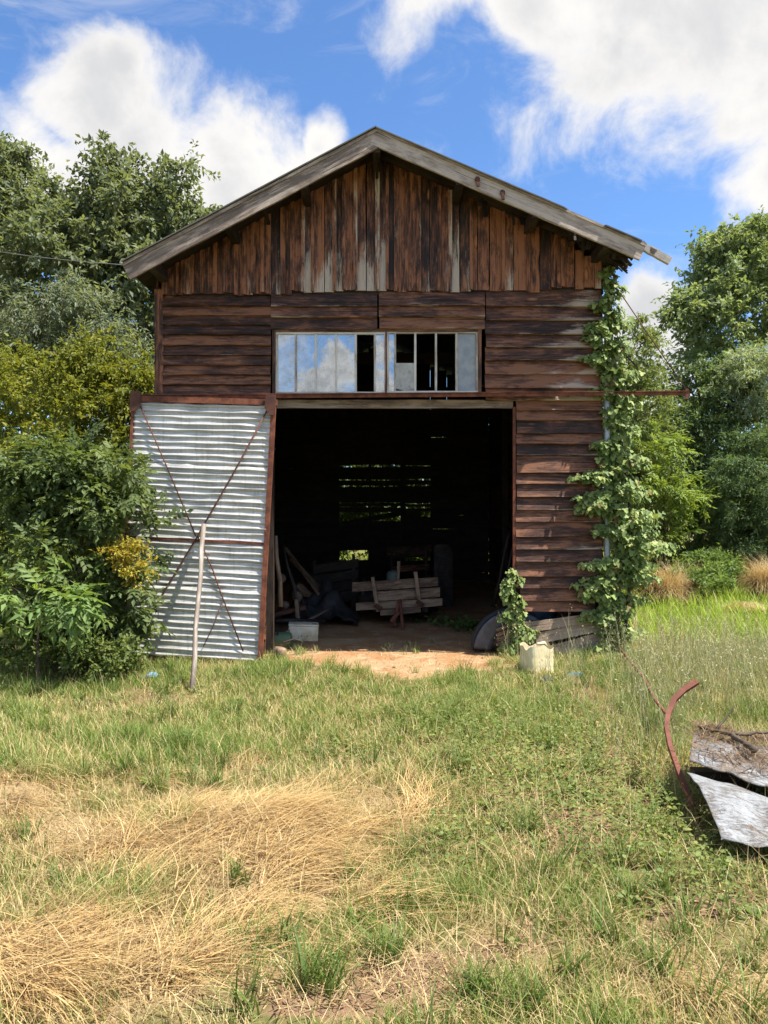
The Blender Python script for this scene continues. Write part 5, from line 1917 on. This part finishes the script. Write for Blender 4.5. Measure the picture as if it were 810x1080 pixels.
ivy('ivy', 'thick green ivy column climbing the right corner of the barn',
    [(284, 634, 650, .06, .6), (300, 632, 654, .10, 1), (330, 626, 660, .12, 1), (350, 617, 662, .14, 1), (375, 618, 662, .14, 1), (400, 628, 668, .14, 1.2), (420, 632, 670, .14, 1.2), (440, 636, 674, .14, 1.1),
     (462, 636, 672, .14, 1.1), (485, 622, 676, .18, 1.1), (510, 612, 680, .22, 1.1), (535, 606, 684, .24, 1.1), (560, 634, 700, .26, 1.1), (585, 640, 698, .26, 1.1), (605, 606, 688, .24, 1), (630, 610, 672, .24, 1), (660, 622, 668, .22, 1), (690, 622, 668, .22, 1), (705, 612, 664, .2, .8)],
    7200, 0.060, (X(650), D - 0.1, 0), [[(650, 705), (648, 640), (652, 580), (645, 520), (650, 450), (646, 380), (644, 300)], [(655, 700), (662, 640), (668, 570), (660, 500), (650, 440)], [(642, 560), (625, 535), (610, 530)], [(648, 640), (630, 615), (612, 606)]])
ivy('doorway_ivy', 'smaller ivy plant climbing the right edge of the open doorway',
    [(598, 532, 542, .06, .6), (612, 529, 549, .08, .9), (630, 527, 550, .10, 1), (650, 530, 556, .12, 1), (672, 534, 562, .14, 1), (695, 530, 564, .16, .9), (716, 524, 566, .16, .8)],
    620, 0.055, (X(547), D - 0.1, 0), [[(550, 712), (546, 670), (542, 640), (538, 602)]])
# trailing ivy on the earth floor just inside
n = 420
x = RNG.normal(0, 1, n)
pf = np.stack([X(500, 10) + 0.35 * x + RNG.normal(0, .15, n) + 0.1, 10.2 + 0.55 * x * -0.6 + RNG.normal(0, 0.25, n), RNG.uniform(0.02, 0.12, n)], -1)
pf[:, 0] = np.minimum(pf[:, 0], 2.2)
root = thing('floor_ivy', (X(500, 10), 10.2, 0), 'trailing ivy spreading over the earth floor inside the doorway', 'ivy', 'ivy climbing the barn')
np_obj('foliage', *ivy_leaves(pf, np.stack([RNG.normal(0, .4, n), RNG.normal(-.3, .4, n), np.ones(n)], -1), 0.06 * RNG.uniform(.6, 1.2, n), hue(n, (0.06, 0.11, 0.03), (0.12, 0.18, 0.05))), M['leaf_gloss'], root)

# ------------------------------------------------------------------ inside the barn
# farm cart
cd = 10.6
cart = thing('cart', (X(420, cd), cd, 0), 'old flat wooden farm cart with plank headboard parked inside the barn', 'cart')


def cb(ua, va, ub_, vb, wpx, y, T=0.03, name='plank', mat='cart', wear_sun=0.1):
    b2 = MB()
    a_, c_ = P(ua, va, y), P(ub_, vb, y)
    b2.board(a_, c_ - a_, (0.0, 0, -1), (0, -1, 0), (c_ - a_).length, wpx * y / FPX, T, 6, 0.003, wear_sun)
    return obj(name, b2, M[mat], cart)


cb(371.5, 614.5, 462, 608.5, 9.6, cd)
cb(397, 624, 464, 619.5, 10, cd + 0.03)
cb(375.5, 636, 466.5, 631, 8, cd - 0.01)
for ua, va, ub_, vb in ((393, 608.5, 399, 645), (438, 603, 443, 641)):
    b2 = MB()
    b2.beam(P(ua, va, cd - 0.06), P(ub_, vb, cd - 0.07), 0.055, 0.05, (0, 1, 0), 5)
    obj('stake', b2, M['cart'], cart)
for u, v in ((399, 640), (443, 636)):
    b2 = MB()
    b2.beam(P(u - 3.5, v - 2, cd - 0.1), P(u + 3.5, v + 3, cd - 0.1), 0.06, 0.04)
    obj('clasp', b2, M['rust_dark'], cart)
b2 = MB()
b2.beam(P(401, 646, cd - 0.02), P(444, 642.5, cd - 0.02), 0.075, 0.09, (0, 0, 1), 5)
obj('cross_beam', b2, M['plank'], cart)
b2 = MB()
b2.tube([P(422, 633, cd - 0.1), P(423.5, 650, cd - 0.3), P(425, 666, cd - 0.42)], [0.024, 0.024, 0.02], 8)
b2.beam(P(420.5, 634, cd - 0.12), P(415, 661, cd - 0.34), 0.05, 0.035, (0, 1, 0))
b2.beam(P(412, 656, cd - 0.36), P(420, 646, cd - 0.3), 0.05, 0.05, (0, 1, 0))
obj('drawbar_leg', b2, M['rust_red'], cart)
b2 = MB()
zb = Z(636, cd)
for k in range(5):
    x0 = X(378, cd) + k * 0.235
    b2.board(Vector((x0, cd + 0.04, zb)), (0, 1, 0), (1, 0, 0), (0, 0, 1), 2.6, 0.225, 0.03, 6, 0.003)
obj('bed', b2, M['grey_plank'], cart)
b2 = MB()
for s in (0.25, 0.95):
    b2.beam((X(378, cd) + s, cd + 0.05, zb - 0.08), (X(378, cd) + s, cd + 2.6, zb - 0.08), 0.1, 0.08)
b2.beam((X(378, cd) + 0.0, cd + 1.5, 0.26), (X(378, cd) + 1.2, cd + 1.5, 0.26), 0.07, 0.07)
obj('chassis', b2, M['dark'], cart)
for s in (0.03, 1.17):
    w_ = MB()
    cx_ = X(378, cd) + s
    w_.tube([Vector((cx_ - 0.05, cd + 1.5, 0.27)), Vector((cx_ - 0.045, cd + 1.5, 0.27)), Vector((cx_ + 0.045, cd + 1.5, 0.27)), Vector((cx_ + 0.05, cd + 1.5, 0.27))], [0.24, 0.27, 0.27, 0.24], 24)
    obj('wheel', w_, M['black'], cart, True)
# what lies on the cart
dm = MB()
dc = P(414.5, 607, cd + 0.35)
dm.tube([dc + Vector((0, 0, z)) for z in (-0.28, -0.26, 0.02, 0.06, 0.075)], [0.09, 0.10, 0.10, 0.07, 0.02], 16)
o = obj('green_can', dm, simple('grey_green', (0.13, 0.17, 0.15), (0.09, 0.12, 0.11), 0.5), None, True)
tag(o, 'grey-green can standing on the cart behind its headboard', 'can')
dm = MB()
dm.beam(P(420.5, 592, cd + 0.3), P(419.5, 628, cd + 0.25), 0.045, 0.04, (0, 1, 0))
o = obj('upright_stick', dm, M['plank'])
tag(o, 'short upright stick behind the cart headboard', 'stick')
dm = MB()


def tomb(i, j):
    x = (i - 0.5) * 0.32
    top = 1.05 - 0.9 * max(0, abs(i - 0.45) - 0.3) ** 1.5
    c = P(468, 655, 12.6)
    return Vector((c.x + x, 12.6 + 0.12 * j, 0.0 + top * j))


dm.grid(tomb, 12, 6, 0.03)
o = obj('leaning_panel', dm, M['dark'])
tag(o, 'dark board panel standing upright behind the right end of the cart', 'panel')
dm = MB()
for (ua, va, ub_, vb, w_) in ((408, 577, 455, 575, 11), ):
    a_, c_ = P(ua, va, 15), P(ub_, vb, 15)
    dm.board(a_, c_ - a_, (0, 0, -1), (0, -1, 0), (c_ - a_).length, 0.22, 0.03, 4, 0.003)
    dm.beam((a_.x + 0.1, 15.03, 0), (a_.x + 0.1, 15.03, a_.z), 0.07, 0.05, (0, 1, 0))
    dm.beam((c_.x - 0.1, 15.03, 0), (c_.x - 0.1, 15.03, c_.z), 0.07, 0.05, (0, 1, 0))
    dm.beam((c_.x - 0.05, 15.0, 0.5), (a_.x + 0.1, 15.0, 0.45), 0.12, 0.04)
o = obj('plank_barrier', dm, M['gable'])
tag(o, 'plank barrier on posts in the dark behind the cart', 'barrier')

# left heap
def stick(ua, va, da, ub_, vb, db_, r, label, mat='dark', square=False, name='pole'):
    mb = MB()
    a_, b_ = P(ua, va, da), P(ub_, vb, db_)
    if a_.z < 0:
        a_.z = 0.0
    if square:
        mb.beam(a_, b_, r * 2.4, r * 1.4, (0, 1, 0.2), 4)
    else:
        mb.tube([a_, a_.lerp(b_, .35) + Vector((.012, 0, .01)), a_.lerp(b_, .7) - Vector((.01, 0, 0)), b_], [r * 1.1, r, r * .9, r * .7], 7)
    o = obj(name, mb, M[mat], None, not square)
    return tag(o, label, name.replace('_', ' '), 'old timber in the left of the barn')


stick(343, 627, 11.2, 308, 590, 11.8, 0.035, 'thicker of two slanting planks above the dark tarp', 'plank', True, 'plank')
stick(337, 627, 11.0, 301, 578, 12.0, 0.025, 'thinner slanting plank above the dark tarp', 'plank', True, 'plank')
stick(296, 640, 9.3, 291, 565, 9.35, 0.03, 'upright stake closest to the metal door\'s inner edge', 'plank', False, 'stake')
stick(316, 650, 9.6, 299, 575, 9.8, 0.02, 'thin dark pole leaning between stake and tarp', 'dark', False, 'pole')
stick(327, 657, 10.2, 305, 600, 10.3, 0.02, 'thin pole leaning behind the sawn log', 'dark', False, 'pole')
stick(290, 655, 9.4, 342, 655, 9.8, 0.03, 'long dark pole lying behind the white box', 'dark', False, 'pole')
stick(288, 648, 9.6, 322, 640, 9.7, 0.035, 'rusty brown beam lying above the white box', 'rust_dark', True, 'beam')
stick(315, 658, 9.62, 313, 632, 9.62, 0.035, 'short wooden post behind the white box', 'plank', True, 'post')
stick(325, 628, 10.8, 316, 618, 10.9, 0.05, 'pale split board end beside the tarp', 'plank', True, 'board')
stick(300, 668, 9.1, 352, 640, 10.6, 0.018, 'thin stick lying towards the tarp', 'plank', False, 'stick')
lg = MB()
lg.tube([P(314, 629.5, 10.0), P(311, 627, 10.5), P(309, 625, 10.9)], [0.062, 0.06, 0.058], 14)
o = obj('log', lg, M['plank'], None, True)
tag(o, 'sawn log with its pale round end facing out of the heap', 'log', 'old timber in the left of the barn')
for (u, v, d, r, lab) in ((297, 610, 9.9, 0.06, 'round log end against the left door post'), (301, 638, 10.0, 0.05, 'short log low in the left heap')):
    lg = MB()
    lg.tube([P(u, v, d), P(u - 3, v, d + 0.5)], [r, r], 12)
    o = obj('log', lg, M['plank'], None, True)
    tag(o, lab, 'log', 'old timber in the left of the barn')
tarp = MB()
tcn = P(347, 645, 11.0)


def tf(i, j):
    x, y = (i - .5) * 2, (j - .5) * 2
    r2 = x * x + y * y
    h = 0.42 * math.exp(-r2 * 1.3) * (1 + 0.3 * math.sin(x * 6 + y * 2) + 0.22 * math.sin(y * 9 - x * 4)) + 0.02 * math.sin(x * 17) + 0.015
    return Vector((tcn.x - 0.1 + x * 0.55, tcn.y + y * 0.6, max(0.008, h)))


tarp.grid(tf, 36, 30)
o = obj('tarp', tarp, M['black'], None, True)
tag(o, 'crumpled black tarp heaped left of the cart', 'tarp')
# heaped rubbish and crates behind
cr_ = thing('wooden_crate', (P(345, 600, 12.5).x, 12.5, 0), 'dark broken wooden crate behind the black tarp', 'crate')
for k in range(4):
    b2 = MB()
    x0 = P(330, 600, 12.2).x
    b2.board(Vector((x0, 12.2, 0.22 + 0.17 * k)), (1, 0, 0.15), (0, 0, -1), (0, -1, 0.1), 0.75, 0.14, 0.02, 3, 0.004)
    obj('slat', b2, M['dark'], cr_)
for s in (0.03, 0.66):
    b2 = MB()
    b2.beam((x0 + s, 12.24, 0), (x0 + s, 12.24, 0.8 + s * 0.15), 0.05, 0.05, (0, 1, 0))
    obj('corner_post', b2, M['dark'], cr_)
# white box
M['white'] = simple('chalky_white', (0.74, 0.70, 0.56), (0.64, 0.58, 0.42), 0.6, 0.3, 0, 9, 0.003, (0.52, 0.43, 0.25))
wp = P(319.5, 674, 9.35)
wp.z = 0.0
wb = thing('white_box', (wp.x, wp.y, 0), 'stained white metal box on the earth floor left of the doorway', 'box')
T4 = Matrix.Translation(wp) @ Matrix.Rotation(math.radians(6), 4, 'Z') @ Matrix.Rotation(math.radians(2.5), 4, 'Y')
bm_obj('body', rbox(0.37, 0.26, 0.185, 0.016), M['white'], T4 @ Matrix.Translation((0, 0, 0.005)), wb)
bm_obj('lid', rbox(0.375, 0.262, 0.02, 0.006, 2), M['white'], T4 @ Matrix.Translation((0, 0, 0.192)), wb)
for dx in (-0.02, 0.05):
    b2 = MB()
    b2.tube([T4 @ Vector((dx, -0.129, 0.075)), T4 @ Vector((dx, -0.136, 0.075))], 0.008, 8)
    obj('bolt', b2, M['black'], wb)
b2 = MB()
b2.beam(T4 @ Vector((0.1, -0.06, 0.210)), T4 @ Vector((0.17, -0.06, 0.210)), 0.015, 0.03)
obj('clip', b2, M['black'], wb)
# green canister
M['green'] = simple('green_paint', (0.075, 0.14, 0.075), (0.055, 0.10, 0.055), 0.5, 0.4, 0.1, 8, 0.002, (0.13, 0.13, 0.08))
gc_ = P(294, 678, 8.75)
gc_.z = 0.105
cn = thing('green_canister', (gc_.x, gc_.y, 0), 'dull green metal cylinder lying beside the metal door foot', 'canister')
b2 = MB()
b2.tube([gc_ + Vector((x, 0, 0)) for x in (-0.25, -0.235, -0.2, 0.12, 0.145, 0.155)], [0.05, 0.08, 0.095, 0.095, 0.08, 0.05], 20)
obj('body', b2, M['green'], cn, True)
b2 = MB()
b2.tube([gc_ + Vector((-0.03, -0.05, 0.075)), gc_ + Vector((-0.03, -0.07, 0.10))], 0.018, 10)
b2.tube([gc_ + Vector((0.0, -0.055, 0.07)), gc_ + Vector((0.0, -0.07, 0.09))], 0.012, 10)
obj('valve', b2, M['black'], cn, True)
# small stump and pale rubble at the door foot
b2 = MB()
sp0 = G(292, 700)
b2.tube([Vector((sp0.x, sp0.y + .25, 0)), Vector((sp0.x, sp0.y + .25, 0.10)), Vector((sp0.x + .005, sp0.y + .25, 0.125))], [0.07, 0.066, 0.06], 14)
o = obj('wood_stump', b2, M['plank'], None, True)
tag(o, 'short sawn wood stump at the inner foot of the metal door', 'stump')
b2 = MB()
b2.tube([G(298, 690) + Vector((0, 0, 0.13)), G(310, 687) + Vector((0, 0, 0.14)), G(320, 688) + Vector((0, 0, 0.12))], [0.012, 0.011, 0.008], 6)
o = obj('bent_stick', b2, M['dark'], None, True)
tag(o, 'thin bent stick lying on the sawn stump', 'stick')
rs = RNG
for k in range(12):
    u, v = random.uniform(276, 520), random.uniform(686, 710)
    if k < 8:
        u = random.uniform(272, 300)
    c_ = G(u, v)
    import bmesh
    bm = bmesh.new()
    bmesh.ops.create_icosphere(bm, subdivisions=2, radius=random.uniform(0.010, 0.026))
    for vt in bm.verts:
        vt.co = vt.co * (1 + 0.25 * math.sin(vt.co.x * 150 + k) * math.cos(vt.co.y * 130)) * 1.0
        vt.co.z *= 0.6
    if k == 0:
        M['stone'] = simple('rubble_stone', (0.27, 0.21, 0.15), (0.19, 0.145, 0.10), 0.9, 0.1, 0, 30)
    o = bm_obj('stone', bm, M['stone'], Matrix.Translation(c_ + Vector((0, 0, 0.008))))
    tag(o, 'small pale stone on the earth in front of the doorway', 'stone', 'stones in the doorway')
# poles in the right of the barn
stick(520, 640, 10.2, 538, 560, 10.3, 0.03, 'dark pole leaning inside against the right wall, the thicker one', 'dark', False, 'pole')
stick(528, 655, 9.8, 541, 575, 9.9, 0.02, 'thin dark pole leaning inside against the right wall', 'dark', False, 'pole')

# overhead cable
cb_ = MB()
a_, b_ = P(131, 279.5, YF + 0.02), P(-160, 225, 9.5)
cb_.tube([a_.lerp(b_, k / 10) - Vector((0, 0, 0.12 * math.sin(math.pi * k / 10))) for k in range(11)], 0.0038, 6)
o = obj('overhead_cable', cb_, M['cable'], None, True)
tag(o, 'thin grey cable running from the left eave out of the photo', 'cable')
